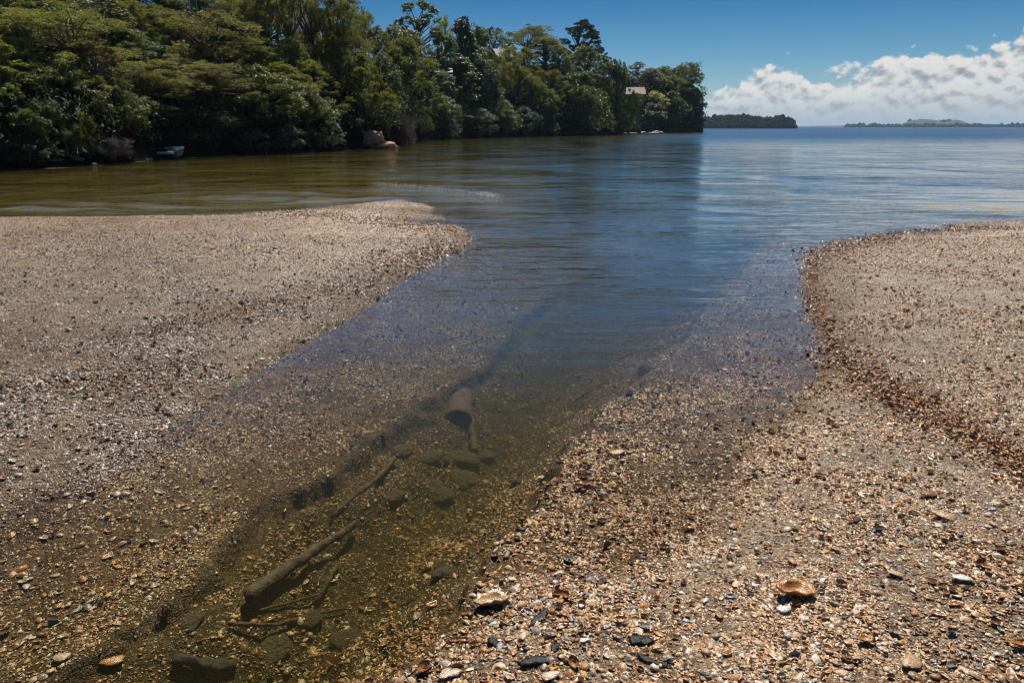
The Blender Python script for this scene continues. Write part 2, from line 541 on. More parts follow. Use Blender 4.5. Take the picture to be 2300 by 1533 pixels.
M['grey_roof'] = simple_mat("grey_roof", (0.13, 0.145, 0.145), 0.8, 0.15, 1.0)
M['dark_roof'] = simple_mat("dark_roof", (0.05, 0.06, 0.08), 0.6, 0.2, 1.0)
M['brick'] = simple_mat("red_chimney", (0.34, 0.07, 0.04), 0.8, 0.2, 2.0)
M['glass'] = simple_mat("window_glass", (0.05, 0.09, 0.13), 0.08, 0.1, 1.0, spec=0.8)
M['foam'] = simple_mat("foam", (0.78, 0.77, 0.72), 0.5, 0.05, 20.0)


# ------------------------------------------------------------------ the ground: bars, channel, bay bed
def trace(pts, z=0.0):
    return np.array([at(x, y, z)[:2] for x, y in pts])


BAR_L = np.vstack([trace([(0, 1150), (60, 1130), (200, 1080), (330, 1000), (400, 950), (520, 872), (650, 792), (740, 742), (830, 690),
                          (880, 642), (940, 610), (990, 577), (1050, 548), (1064, 532), (1035, 512), (995, 490), (955, 463), (900, 450),
                          (840, 455), (750, 462), (650, 474), (560, 479), (400, 486), (200, 490), (0, 488), (-500, 484)]),
                   [[-30, 9.5], [-30, 0], [-4.5, 0.0], [-3.2, 1.7]]])
BAR_R = np.vstack([trace([(2600, 490), (2420, 494), (2300, 497), (2240, 500), (2120, 508), (2000, 522), (1900, 546), (1840, 572), (1815, 620),
                          (1815, 660), (1840, 720), (1868, 765), (1880, 800), (1835, 855), (1785, 920), (1743, 952), (1614, 1083), (1560, 1190),
                          (1420, 1270), (1260, 1275), (1150, 1300), (1090, 1370), (1000, 1455), (905, 1545)]),
                   [[-0.35, 1.0], [-0.9, 0.2], [-1.2, -3], [25, -3], [25, 8]]])
CHAN = np.vstack([trace([(60, 1560), (150, 1470), (260, 1390), (425, 1305), (520, 1200), (590, 1125), (740, 1045), (870, 935), (960, 880), (1015, 850),
                         (1085, 785), (1170, 705), (1260, 640), (1330, 600), (1400, 560), (1480, 520), (1560, 480)], -0.06),
                  trace([(1800, 470), (1740, 520), (1690, 580), (1640, 640), (1560, 720), (1470, 800), (1390, 872), (1290, 1000), (1205, 1095),
                         (1172, 1170), (1150, 1258), (1085, 1350), (1000, 1440), (900, 1545)], -0.05),
                  [[-0.55, 0.9], [-1.4, -2], [-3.5, -2], [-2.6, 0.9]]])


def sdist(Q, P):
    """signed distance of points Q to polygon P, positive inside"""
    n = len(Q)
    dmin = np.full(n, 1e18)
    inside = np.zeros(n, bool)
    x, y = Q[:, 0], Q[:, 1]
    for i in range(len(P)):
        a, b = P[i], P[(i + 1) % len(P)]
        e = b - a
        L = e @ e + 1e-12
        t = np.clip(((x - a[0]) * e[0] + (y - a[1]) * e[1]) / L, 0, 1)
        d = (x - a[0] - t * e[0]) ** 2 + (y - a[1] - t * e[1]) ** 2
        dmin = np.minimum(dmin, d)
        c = (a[1] > y) != (b[1] > y)
        xx = e[0] * (y - a[1]) / (e[1] if abs(e[1]) > 1e-12 else 1e-12) + a[0]
        inside ^= c & (x < xx)
    d = np.sqrt(dmin)
    return np.where(inside, d, -d)


def near_line(Q, pts, wid):
    P = trace(pts)
    best = np.full(len(Q), 1e9)
    for i in range(len(P) - 1):
        a, b = P[i], P[i + 1]
        e = b - a
        t = np.clip(((Q - a) @ e) / (e @ e), 0, 1)
        dv = Q - a - t[:, None] * e
        best = np.minimum(best, np.hypot(dv[:, 0], dv[:, 1]))
    return np.exp(-(best / wid) ** 2)


SHOALS = [([(2075, 441), (2180, 443), (2420, 449)], 0.55, 1.0), ([(2090, 462), (2200, 465), (2420, 472)], 0.42, 1.0),
          ([(480, 433), (640, 434), (800, 441)], 0.35, 0.6), ([(400, 441), (600, 447), (820, 456)], 0.35, 0.6), ([(-40, 453), (200, 458), (450, 464)], 0.35, 0.6),
          ([(-80, 468), (160, 472), (320, 475)], 0.3, 0.5), ([(820, 416), (960, 423), (1130, 446)], 0.5, 0.7), ([(1080, 404), (1190, 406), (1300, 409)], 0.35, 0.6)]


def shoal_at(Q):
    r = np.zeros(len(Q))
    for pts, w, a in SHOALS:
        r = np.maximum(r, a * near_line(Q, pts, w))
    return r * (Q[:, 1] > 6)


def ground_z(Q, full=False):
    x, y = Q[:, 0], Q[:, 1]
    wob = 0.10 * fbm(x * 2.2, y * 2.2, seed=3) + 0.05 * fbm(x * 9, y * 9, seed=5, octv=2)
    sa, sb, sc = sdist(Q, BAR_L), sdist(Q, BAR_R), sdist(Q, CHAN)
    s = np.maximum(sa, sb)
    k = np.clip(y / 6, 0.25, 1.6)
    zin = 0.16 * (1 - np.exp(-np.maximum(s, 0) / (2.2 * k)))
    out = np.maximum(-s, 0)
    shelf = np.where(sa > sb, -0.105 * (1 - np.exp(-out / 0.42)), -0.06 * (1 - np.exp(-out / 1.2))) - 0.012 * out
    lag = -0.055 - 0.002 * out
    shelf = np.where((x < 1.0) & (y > 11), np.maximum(shelf, lag), shelf)
    shelf = np.maximum(shelf, -0.42)
    bay = -0.25 * sstep(y, 12, 45) * sstep(x, -2 + 0.0 * y, 6 + 0.12 * y) - 3.5 * sstep(y, 90, 400)
    z = np.where(s > 0, zin, shelf + bay * (out > 0.5) * sstep(out, 0.5, 6))
    cw = sc + wob * 1.3
    chan_fade = 1 - sstep(y, 7, 16)
    z = z - chan_fade * (0.085 * sstep(cw, -0.015, 0.055) + 0.20 * sstep(cw, 0.04, 0.60)) * (s < 0.12)
    shoal = shoal_at(Q)
    z = np.where(s < 0, z * (1 - shoal) + np.where(x > 3, 0.034 * sstep(shoal, 0.25, 0.9) - 0.022, -0.035) * shoal, z)
    z = z + (0.018 * fbm(x * 1.7, y * 1.7, seed=11) + 0.012 * fbm(x * 7, y * 7, seed=12, octv=3)) * np.clip(0.25 + out + np.maximum(s, 0), 0.2, 1.0)
    z = z + 0.075 * fbm(x * 0.5, y * 2.0, seed=14, octv=3) * sstep(y, 8, 13) * (s > -1.5)
    z = np.where(y > 25, np.minimum(z, -0.02), z)
    if full:
        return z, sa, sb, cw
    return z


def wetness(Q, z):
    """how wet the bars are: the margins, broad damp patches and the low left flat"""
    x, y = Q[:, 0], Q[:, 1]
    w = 1 - sstep(z, -0.004, 0.030 + 0.0022 * np.clip(y, 0, 18))
    w = np.maximum(w, 0.5 * sstep(fbm(x * 0.55, y * 0.55, seed=71), 0.02, 0.4) * (x < 0.5))
    return np.maximum(w, (0.62 + 0.5 * fbm(x * 0.9, y * 0.9, seed=72)) * sstep(-x / np.maximum(y, 0.5), 0.15, 0.60)).clip(0, 1)


def build_ground():
    ys = list(np.arange(-1.6, 0.9, 0.1)) + list(np.arange(0.9, 6.5, 0.016))
    while ys[-1] < 30:
        ys.append(ys[-1] * 1.009 + 0.001)
    while ys[-1] < 9000:
        ys.append(ys[-1] * 1.10)
    ys = np.array(ys)
    nu = 620
    u = np.linspace(-1, 1, nu)
    u = np.sign(u) * np.abs(u) ** 1.15
    w = 1.15 * np.maximum(ys, 0) + 2.6
    X = u[None, :] * w[:, None]
    Y = np.repeat(ys[:, None], nu, 1)
    Q = np.stack([X.ravel(), Y.ravel()], 1)
    z, sa, sb, cw = ground_z(Q, True)
    s = np.maximum(sa, sb)
    out = np.maximum(-s, 0)
    silt = sstep(cw, 0.0, 0.12) * (1 - sstep(Q[:, 1], 9, 14)) * (s < 0.1)
    silt = np.maximum(silt, 1.0 * sstep(out, 0.15, 1.6) * (1 - 0.6 * sstep(fbm(Q[:, 0] * 1.2, Q[:, 1] * 1.2, seed=8), 0.0, 0.4)))
    deep = sstep(Q[:, 1], 13, 20) * sstep(out, 0.8, 4)
    lagoon = sstep(out, 0.4, 1.5) * sstep(Q[:, 1], 9, 13) * np.maximum(1 - sstep(Q[:, 0] / np.maximum(Q[:, 1], 1), -0.08, 0.06), sstep(Q[:, 0] / np.maximum(Q[:, 1], 1), 0.40, 0.55))
    nr = len(ys)
    idx = np.arange(nr * nu).reshape(nr, nu)
    q = np.stack([idx[:-1, :-1], idx[:-1, 1:], idx[1:, 1:], idx[1:, :-1]], -1).reshape(-1, 4)
    me = mesh_np("ground", np.column_stack([Q, z]), [q], M['ground'], attrs={'silt': silt, 'deep': deep, 'lagoon': lagoon, 'wet': wetness(Q, z), 'sand': np.clip(1.0 * shoal_at(Q), 0, 1)})
    o = link("ground", me)
    tag(o, "tan shell bars and the brown channel bed between them", "ground", kind='structure')


build_ground()

CRESTS = [([(835, 415), (930, 420), (1030, 428), (1080, 436), (1118, 444)], 0.040, 0.20),
          ([(500, 432), (640, 433), (780, 440)], 0.040, 0.26),
          ([(430, 440), (600, 446), (800, 455)], 0.042, 0.28),
          ([(0, 452), (200, 457), (430, 463)], 0.042, 0.28),
          ([(-50, 467), (160, 471), (300, 474)], 0.035, 0.24),
          ([(560, 462), (720, 452), (840, 446), (960, 449)], 0.030, 0.20),
          ([(2075, 440), (2180, 443), (2330, 447)], 0.008, 0.22),
          ([(2085, 461), (2200, 464), (2330, 469)], 0.008, 0.18),
          ([(2140, 483), (2200, 484), (2330, 486)], 0.015, 0.12),
          ([(1850, 545), (1960, 520), (2100, 502)], 0.010, 0.08),
          ([(900, 396), (1080, 394), (1330, 398)], 0.020, 0.40),
          ([(1150, 372), (1350, 374), (1560, 371)], 0.022, 0.55),
          ([(1180, 418), (1330, 424), (1500, 428)], 0.014, 0.30),
          ([(1640, 395), (1900, 398), (2300, 402)], 0.016, 0.40),
          ([(1700, 425), (1900, 428), (2080, 432)], 0.012, 0.25)]


def build_water():
    ys = [-1.6, -0.8, 0.0, 0.5]
    while ys[-1] < 8:
        ys.append(ys[-1] + 0.03)
    while ys[-1] < 32:
        ys.append(ys[-1] + max(0.03, 0.0030 * ys[-1]))
    while ys[-1] < 9000:
        ys.append(ys[-1] * 1.035)
    ys = np.array(ys)
    nu = 300
    u = np.linspace(-1, 1, nu)
    w = 1.15 * np.maximum(ys, 0) + 2.5
    X = u[None, :] * w[:, None]
    Y = np.repeat(ys[:, None], nu, 1)
    Q = np.stack([X.ravel(), Y.ravel()], 1)
    z = np.zeros(len(Q))
    sel = np.where((Q[:, 1] > 3) & (Q[:, 1] < 45))[0]
    q = Q[sel]
    dz = np.zeros(len(q))
    for pts, amp, wid in CRESTS:
        P = trace(pts)
        # dense polyline, signed crest profile: steep on the near side
        best = np.full(len(q), 1e9)
        sgn = np.zeros(len(q))
        tt = np.zeros(len(q))
        for i in range(len(P) - 1):
            a, b = P[i], P[i + 1]
            e = b - a
            L = e @ e
            t = np.clip(((q - a) @ e) / L, 0, 1)
            dv = q - a - t[:, None] * e
            d = np.hypot(dv[:, 0], dv[:, 1])
            m = d < best
            best[m] = d[m]
            sgn[m] = (dv[:, 1] > 0)[m]
            tt[m] = ((i + t) / (len(P) - 1))[m]
        ends = np.clip(np.minimum(tt, 1 - tt) / 0.25, 0, 1)
        wd = np.where(sgn > 0, wid * 1.8, wid) * (1 + 0.4 * fbm(q[:, 0] * 1.3, q[:, 1], seed=21, octv=2))
        dz += 1.4 * amp * np.exp(-(best / wd) ** 2) * ends * (0.75 + 0.9 * fbm(q[:, 0] * 2.0, q[:, 1] * 2.0, seed=22, octv=2))
    # slow swell
    amp = 0.010 * sstep(q[:, 1], 5, 14)
    dz += amp * 2 * fbm(q[:, 0] * 0.35, q[:, 1] * 1.3, seed=25, octv=2)
    z[sel] = dz
    chop = sstep(Q[:, 1], 38, 110) * (0.10 + 0.90 * sstep(Q[:, 0] / np.maximum(Q[:, 1], 1), 0.02, 0.3))
    chop = chop * (1 + 0.5 * fbm(Q[:, 0] / 60, Q[:, 1] / 25, seed=27, octv=3))
    chop = np.clip(np.maximum(chop, 0.10 * sstep(Q[:, 1], 14, 34)), 0, 1.3)
    nr = len(ys)
    idx = np.arange(nr * nu).reshape(nr, nu)
    quads = np.stack([idx[:-1, :-1], idx[:-1, 1:], idx[1:, 1:], idx[1:, :-1]], -1).reshape(-1, 4)
    per = np.concatenate([idx[0, :], idx[1:, -1], idx[-1, -2::-1], idx[-2:0:-1, 0]])
    V = np.column_stack([Q, z])
    low = V[per].copy()
    low[:, 2] = -9.0
    n0 = len(V)
    k = len(per)
    i0 = np.arange(k)
    i1 = (i0 + 1) % k
    side = np.stack([per[i1], per[i0], n0 + i0, n0 + i1], -1)
    bottom = (n0 + i0)[::-1][None, :]
    V = np.vstack([V, low])
    chop = np.concatenate([chop, np.zeros(k)])
    me = mesh_np("water", V, [quads, side, bottom], M['water'], attrs={'chop': chop})
    o = link("water", me)
    tag(o, "clear shallow channel water opening into the blue bay", "water", kind='structure')


build_water()

# ------------------------------------------------------------------ wooded bank: two hills
SHORE_A = [(-300, 396), (-150, 388), (0, 380), (100, 376), (200, 371), (300, 362), (400, 354), (470, 351), (560, 347), (640, 344),
           (700, 340), (780, 337), (830, 334), (872, 332), (905, 323), (935, 318), (960, 315), (1050, 311), (1150, 308), (1250, 305.5),
           (1330, 304), (1400, 302.5), (1440, 302)]
SHORE_B = [(1300, 299.5), (1400, 299), (1480, 298.6), (1540, 298), (1580, 297.6)]


def d_shore(px, tab=SHORE_A):
    py = lerp_tab(px, tab)
    p = at(px, py)
    return math.hypot(p[0], p[1])


def hill_h(px, d, which='A'):
    """ground height above the water, d metres behind the waterline"""
    if which == 'A':
        hm = lerp_tab(px, [(-300, 10), (300, 9.5), (600, 7.5), (850, 7.5), (1000, 13), (1250, 16), (1340, 14), (1400, 7), (1440, 1.5)])
        L = lerp_tab(px, [(-300, 15), (600, 13), (900, 14), (1050, 22), (1440, 20)])
    else:
        hm = lerp_tab(px, [(1300, 16), (1500, 16), (1545, 13), (1565, 7), (1580, 0.6)])
        L = 14
    bank = 0.9 if d > 0 else 0
    return (0.25 * sstep(np.array(d), -1.0, 0.6) + bank * sstep(np.array(d), 0.6, 1.6) + hm * (1 - math.exp(-max(d - 1, 0) / L))
            - 0.3 * (1 - sstep(np.array(d), -1.0, 0.5)))


def hill_pt(px, d, which='A'):
    D = d_shore(px, SHORE_A if which == 'A' else SHORE_B) + d
    p = along(px, D)
    return np.array([p[0], p[1], float(hill_h(px, d, which))]), D


def build_hill(which, pxs, label):
    ds = np.array([-2.5, -1, -0.4, 0, 0.4, 0.7, 1.0, 1.3, 1.6, 2.2, 3, 4, 5.5, 7, 9, 12, 15, 19, 24, 30, 38, 48, 62, 80, 110, 150])
    V = []
    for px in pxs:
        for d in ds:
            p, D = hill_pt(px, d, which)
            if d > 0.3:
                p[2] += 0.5 * min(1, d / 3) * float(fbm(np.array([p[0] * 0.5]), np.array([p[1] * 0.5]), seed=31)[0])
            if d > 100:
                p[2] -= (d - 100) * 0.3
            V.append(p)
    n = len(ds)
    m = len(pxs)
    idx = np.arange(m * n).reshape(m, n)
    q = np.stack([idx[:-1, :-1], idx[1:, :-1], idx[1:, 1:], idx[:-1, 1:]], -1).reshape(-1, 4)
    V = np.array(V)
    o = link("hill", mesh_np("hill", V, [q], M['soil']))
    tag(o, label, "hill", kind='structure')


build_hill('A', np.arange(-300, 1441, 12), "steep dark wooded bank along the left shore")
build_hill('B', np.arange(1300, 1581, 8), "steep wooded headland closing the bay")


# ------------------------------------------------------------------ tree prototypes
def leaves(rng, C, R, n, size, asp, mode, cols, jitter=0.35, shell=(0.55, 1.06), down=0.25, sub=1):
    """leaf faces round clump centres C (k,3) with radii R (k,3). Returns verts, quads, colours"""
    if sub > 1:
        # every clump breaks up into smaller tufts with gaps between them
        d0 = rng.normal(size=(len(C) * sub, 3))
        d0 /= np.linalg.norm(d0, axis=1)[:, None]
        d0[:, 2] = np.where(rng.random(len(d0)) > down, np.abs(d0[:, 2]), d0[:, 2])
        R = np.repeat(np.asarray(R), sub, 0)
        C = np.repeat(np.asarray(C), sub, 0) + d0 * R * rng.uniform(0.5, 1.05, len(d0))[:, None]
        R = R * rng.uniform(0.26, 0.48, len(d0))[:, None]
        n = max(6, n // sub)
    k = len(C)
    tot = k * n
    ci = np.repeat(np.arange(k), n)
    d = rng.normal(size=(tot, 3))
    d /= np.linalg.norm(d, axis=1)[:, None]
    flip = (d[:, 2] < 0) & (rng.random(tot) > down)
    d[flip, 2] *= -1
    rr = rng.uniform(shell[0] ** 2, shell[1] ** 2, tot) ** 0.5
    lump = 1 + 0.22 * np.sin(d[:, 0] * 5 + ci) * np.cos(d[:, 1] * 6 - ci * 1.7)
    P = C[ci] + d * R[ci] * (rr * lump)[:, None]
    up = np.array([0, 0, 1.0])
    rnd = rng.normal(size=(tot, 3))
    if mode == 'tuft':       # needles and fine sprays pointing out and up
        t = d + up * 0.55 + rnd * jitter
        t /= np.linalg.norm(t, axis=1)[:, None]
        b = np.cross(t, rng.normal(size=(tot, 3)))
    elif mode == 'droop':
        t = d * 0.5 - up * 0.9 + rnd * jitter
        t /= np.linalg.norm(t, axis=1)[:, None]
        b = np.cross(t, rng.normal(size=(tot, 3)))
    else:
        nrm = d * 0.75 + up * 0.30 + rnd * jitter * 1.3
        nrm /= np.linalg.norm(nrm, axis=1)[:, None]
        t = np.cross(nrm, rng.normal(size=(tot, 3)))
        t /= np.linalg.norm(t, axis=1)[:, None] + 1e-9
        b = np.cross(nrm, t)
    b /= np.linalg.norm(b, axis=1)[:, None] + 1e-9
    s = size * rng.uniform(0.6, 1.35, tot)[:, None]
    v = np.stack([P - t * s * 0.5, P + b * s * 0.5 * asp + t * s * 0.05, P + t * s * 0.5, P - b * s * 0.5 * asp + t * s * 0.05], 1)
    q = np.arange(tot * 4).reshape(-1, 4)
    cols = np.asarray(cols, float)
    cc = cols[rng.integers(0, len(cols), k)][ci]
    mix = cols[rng.integers(0, len(cols), tot)]
    cc = cc * 0.6 + mix * 0.4
    cc = cc * rng.uniform(0.7, 1.35, tot)[:, None]
    return v.reshape(-1, 3), q, np.repeat(cc, 4, 0)


def limb(a, b, r0, r1, rng, bend=0.25, n=6, sides=5):
    a, b = np.asarray(a, float), np.asarray(b, float)
    L = np.linalg.norm(b - a)
    mid = (a + b) / 2 + rng.normal(size=3) * L * bend * 0.4 + np.array([0, 0, L * bend * 0.35])
    t = np.linspace(0, 1, n)[:, None]
    p = (1 - t) ** 2 * a + 2 * t * (1 - t) * mid + t ** 2 * b
    return tube(p, np.linspace(r0, r1, n), sides)


GREENS = {
    'kanuka': [(0.152, 0.177, 0.052), (0.110, 0.141, 0.044), (0.184, 0.192, 0.063), (0.133, 0.133, 0.050), (0.096, 0.131, 0.047)],
    'broad': [(0.094, 0.123, 0.030), (0.115, 0.144, 0.037), (0.074, 0.104, 0.035), (0.137, 0.151, 0.037), (0.087, 0.113, 0.040)],
    'olive': [(0.135, 0.167, 0.042), (0.112, 0.140, 0.036), (0.176, 0.178, 0.042), (0.088, 0.122, 0.038)],
    'yellow': [(0.332, 0.293, 0.039), (0.255, 0.255, 0.043), (0.216, 0.244, 0.049)],
    'pine': [(0.043, 0.074, 0.043), (0.058, 0.090, 0.047), (0.035, 0.066, 0.043)],
    'silver': [(0.166, 0.205, 0.147), (0.127, 0.166, 0.117), (0.108, 0.138, 0.088)],
    'brown': [(0.186, 0.127, 0.097), (0.147, 0.108, 0.078), (0.166, 0.157, 0.069)],
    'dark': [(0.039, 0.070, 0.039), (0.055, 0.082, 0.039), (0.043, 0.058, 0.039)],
}


def finish(kind, trunk_parts, C, R, rng, n, size, asp, mode, cols, mat, bark='bark', down=0.25, jitter=0.35, shell=(0.55, 1.06)):
    tv, tp = merge(trunk_parts)
    trunk = mesh_np(kind + "_trunk", tv, tp, M[bark])
    v, q, c = leaves(rng, C, R, n, size, asp, mode, cols, jitter, shell, down, sub=9)
    crown = mesh_np(kind + "_crown", v, [q], M[mat], c, smooth=False)
    return trunk, crown


def proto_umbrella(seed, cols, n=560, H=8.0, W=6.0, k=26, bark='bark', layers=3, size=0.12):
    """tall thin-stemmed tree with flat layered plates of fine foliage"""
    rng = np.random.default_rng(seed)
    C, R = [], []
    hz = [0.93, 0.78, 0.62, 0.5][:layers]
    for li, h in enumerate(hz):
        cnt = int(k * 1.9 * [0.52, 0.28, 0.18, 0.12][li]) + 1
        off = rng.normal(size=2) * W * 0.10 * (li > 0)
        for i in range(cnt):
            r = W / 2 * math.sqrt(rng.random()) * (0.80 if li == 0 else 1.0)
            a = rng.random() * 6.283
            x, y = r * math.cos(a) + off[0], r * math.sin(a) + off[1]
            z = H * h - 0.24 * H * (r / (W / 2)) ** 2 + rng.normal() * H * 0.05
            C.append((x, y, z))
            s = W * rng.uniform(0.065, 0.125)
            R.append((s * 1.1, s * 1.1, s * 1.15))
    C, R = np.array(C), np.array(R)
    lean = rng.normal(size=2) * 0.06 * H
    fork = np.array([lean[0] * .4, lean[1] * .4, H * 0.40])
    parts = [limb((0, 0, -0.6), fork, 0.019 * H, 0.013 * H, rng, 0.1, 7, 7)]
    for c in C:
        if rng.random() < 0.85:
            a = fork + (np.array([0, 0, H * 0.12 * rng.random()]))
            parts.append(limb(a, c - [0, 0, 0.1], 0.0075 * H, 0.002 * H, rng, 0.22, 6, 4))
    return finish("umbrella", parts, C, R, rng, n, size, 0.38, 'tuft', cols, 'fine', bark, down=0.32, jitter=0.5), H, W


def proto_dome(seed, cols, n=620, H=7.0, W=6.0, k=34, lowz=0.12, size=0.135, mode='flat', mat='leaf', gap=0.0, bark='bark', asp=0.5, flat=1.15,
               rmin=0.10, rmax=0.17, down=0.42, shell=(0.5, 1.06)):
    """broad-leaved tree: irregular clumps over a dome that starts low"""
    rng = np.random.default_rng(seed)
    C, R = [], []
    tries = 0
    while len(C) < k and tries < 5000:
        tries += 1
        d = rng.normal(size=3)
        d /= np.linalg.norm(d)
        zc = (d[2] * 0.5 + 0.5)
        z = H * (lowz + (0.93 - lowz) * zc)
        prof = math.sin(math.pi * min(1, 0.16 + 0.84 * zc) ** 0.75) ** 0.7 if zc < 0.98 else 0.2
        rad = W / 2 * prof * (0.78 + 0.35 * rng.random()) * (0.55 if rng.random() < 0.2 else 0.86)
        a = math.atan2(d[1], d[0])
        if gap and math.sin(a * 3 + z * 2.2 + seed) < gap - 1:
            continue
        C.append((rad * math.cos(a), rad * math.sin(a), z))
        s = W * rng.uniform(rmin, rmax)
        R.append((s, s, s * flat))
    C, R = np.array(C), np.array(R)
    parts = []
    tip = np.array([rng.normal() * 0.03 * H, rng.normal() * 0.03 * H, H * 0.72])
    parts.append(limb((0, 0, -0.6), tip, 0.026 * H, 0.008 * H, rng, 0.08, 8, 7))
    for c in C:
        h0 = max(0.08, min(0.66, (c[2] / H) * 0.62 - 0.02))
        parts.append(limb(tip * h0 / 0.72 * [1, 1, 1], c, 0.009 * H, 0.0025 * H, rng, 0.25, 5, 4))
    return finish("dome", parts, C, R, rng, n, size, asp, mode, cols, mat, bark, down=down, shell=shell), H, W


def proto_bare(seed, H=5.0, W=3.0, cols=None):
    """pale many-branched stem with thin scattered leaves"""
    rng = np.random.default_rng(seed)
    parts = []
    tips = []

    def grow(p, d, L, r, lev):
        q = p + d * L
        parts.append(limb(p, q, r, r * 0.62, rng, 0.12, 5, 5))
        if lev == 0:
            tips.append(q)
            return
        for i in range(2 + (rng.random() < 0.5)):
            nd = d + rng.normal(size=3) * 0.55 + np.array([0, 0, 0.15])
            nd /= np.linalg.norm(nd)
            grow(q, nd, L * rng.uniform(0.6, 0.85), r * 0.6, lev - 1)
    grow(np.array([0, 0, -0.3]), np.array([0.05, 0, 1.0]), H * 0.38, 0.018 * H, 4)
    C = np.array(tips)
    R = np.tile(np.array([[W * 0.11, W * 0.11, W * 0.09]]), (len(C), 1))
    return finish("bare", parts, C, R, rng, 40, 0.14, 0.5, 'flat', cols or GREENS['broad'], 'leaf', 'pale_bark', down=0.5), H, W


def proto_deadshrub(seed, H=2.4, W=3.0, cols=None):
    """leafless bush: a sheaf of fine twigs"""
    rng = np.random.default_rng(seed)
    parts = []
    for i in range(16):
        a = rng.random() * 6.283
        sp = W / 2 * math.sqrt(rng.random())
        e = np.array([sp * math.cos(a), sp * math.sin(a), H * rng.uniform(0.55, 1.0) * (1 - 0.35 * (sp / (W / 2)) ** 2)])
        parts.append(limb((rng.normal() * .1, rng.normal() * .1, -0.2), e, 0.03, 0.012, rng, 0.25, 6, 4))
    tv, tp = merge(parts)
    stems = mesh_np("dead_stems", tv, tp, M['twig'])
    C = np.array([p[0][-1] for p in parts])
    C = np.vstack([C, C * [0.8, 0.8, 0.65], C * [0.55, 0.6, 0.8], C * [0.9, 0.85, 0.4]])
    R = np.tile(np.array([[W * 0.15, W * 0.15, W * 0.13]]), (len(C), 1))
    v, q, c = leaves(rng, C, R, 190, 0.36, 0.06, 'tuft', cols or [(0.16, 0.135, 0.13), (0.20, 0.165, 0.155), (0.13, 0.105, 0.10)], 0.6, (0.2, 1.1), 0.5)
    tw = mesh_np("dead_twigs", v, [q], M['grey_twig'], c, smooth=False)
    return (stems, tw), H, W


def proto_flax(seed, H=1.8, W=2.2, cols=None, nblade=130):
    """arching strap leaves from one root"""
    rng = np.random.default_rng(seed)
    V, Q, Cc = [], [], []
    cols = np.array(cols or GREENS['dark'])
    for i in range(nblade):
        a = rng.random() * 6.283
        L = H * rng.uniform(0.7, 1.25)
        out = rng.uniform(0.25, 0.95)
        w = 0.045 * H / 1.8 * rng.uniform(0.7, 1.3)
        side = np.array([-math.sin(a), math.cos(a), 0])
        b = len(V) * 1
        pts = []
        for j in range(6):
            t = j / 5
            rr = W / 2 * out * (t ** 1.3)
            z = L * (1.25 * t - (0.35 + 0.75 * out) * t * t)
            pts.append(np.array([rr * math.cos(a), rr * math.sin(a), z]))
        base = sum(len(x) for x in V)
        vv = []
        for j, p in enumerate(pts):
            ww = w * (1 - (j / 5) ** 2 * 0.9)
            vv += [p - side * ww, p + side * ww]
        V.append(np.array(vv))
        for j in range(5):
            Q.append((base + 2 * j, base + 2 * j + 1, base + 2 * j + 3, base + 2 * j + 2))
        Cc.append(np.tile(cols[rng.integers(len(cols))] * rng.uniform(0.7, 1.4), (12, 1)))
    crown = mesh_np("flax_blades", np.vstack(V), [np.array(Q)], M['leaf'], np.vstack(Cc), smooth=False)
    tv, tp = blob(0.16 * W, 0.16 * W, 0.2, seed, 0.2, 2)
    return (mesh_np("flax_base", tv, tp, M['bark']), crown), H, W


def proto_fern(seed, H=3.0, W=3.4):
    """tree fern: slim stem and a wheel of arching feathery fronds"""
    rng = np.random.default_rng(seed)
    V, Q = [], []
    base = 0
    for i in range(15):
        a = i / 15 * 6.283 + rng.normal() * 0.12
        dirv = np.array([math.cos(a), math.sin(a), 0])
        side = np.array([-math.sin(a), math.cos(a), 0])
        n = 18
        for j in range(n):
            t = (j + 1) / n
            p = np.array([0, 0, H * 0.62]) + dirv * (W / 2 * t) + np.array([0, 0, H * (0.42 * t - 0.50 * t * t)])
            L = 0.30 * W * math.sin(math.pi * min(1, t * 0.9 + 0.1)) * 0.55
            for sg in (-1, 1):
                e = p + side * sg * L + dirv * L * 0.35 - np.array([0, 0, L * 0.25])
                wv = dirv * 0.055
                V += [p - wv, p + wv, e + wv * 0.2, e - wv * 0.2]
                Q.append((base, base + 1, base + 2, base + 3))
                base += 4
    V = np.array(V)
    c = np.tile(np.array([[0.045, 0.085, 0.035]]), (len(V), 1)) * rng.uniform(0.8, 1.2, len(V))[:, None]
    crown = mesh_np("fern_fronds", V, [np.array(Q)], M['leaf'], c, smooth=False)
    tv, tp = tube([(0, 0, -0.4), (0.03, 0.02, H * 0.3), (0, 0, H * 0.63)], [0.11, 0.10, 0.12], 8)
    return (mesh_np("fern_stem", tv, tp, M['bark']), crown), H, W


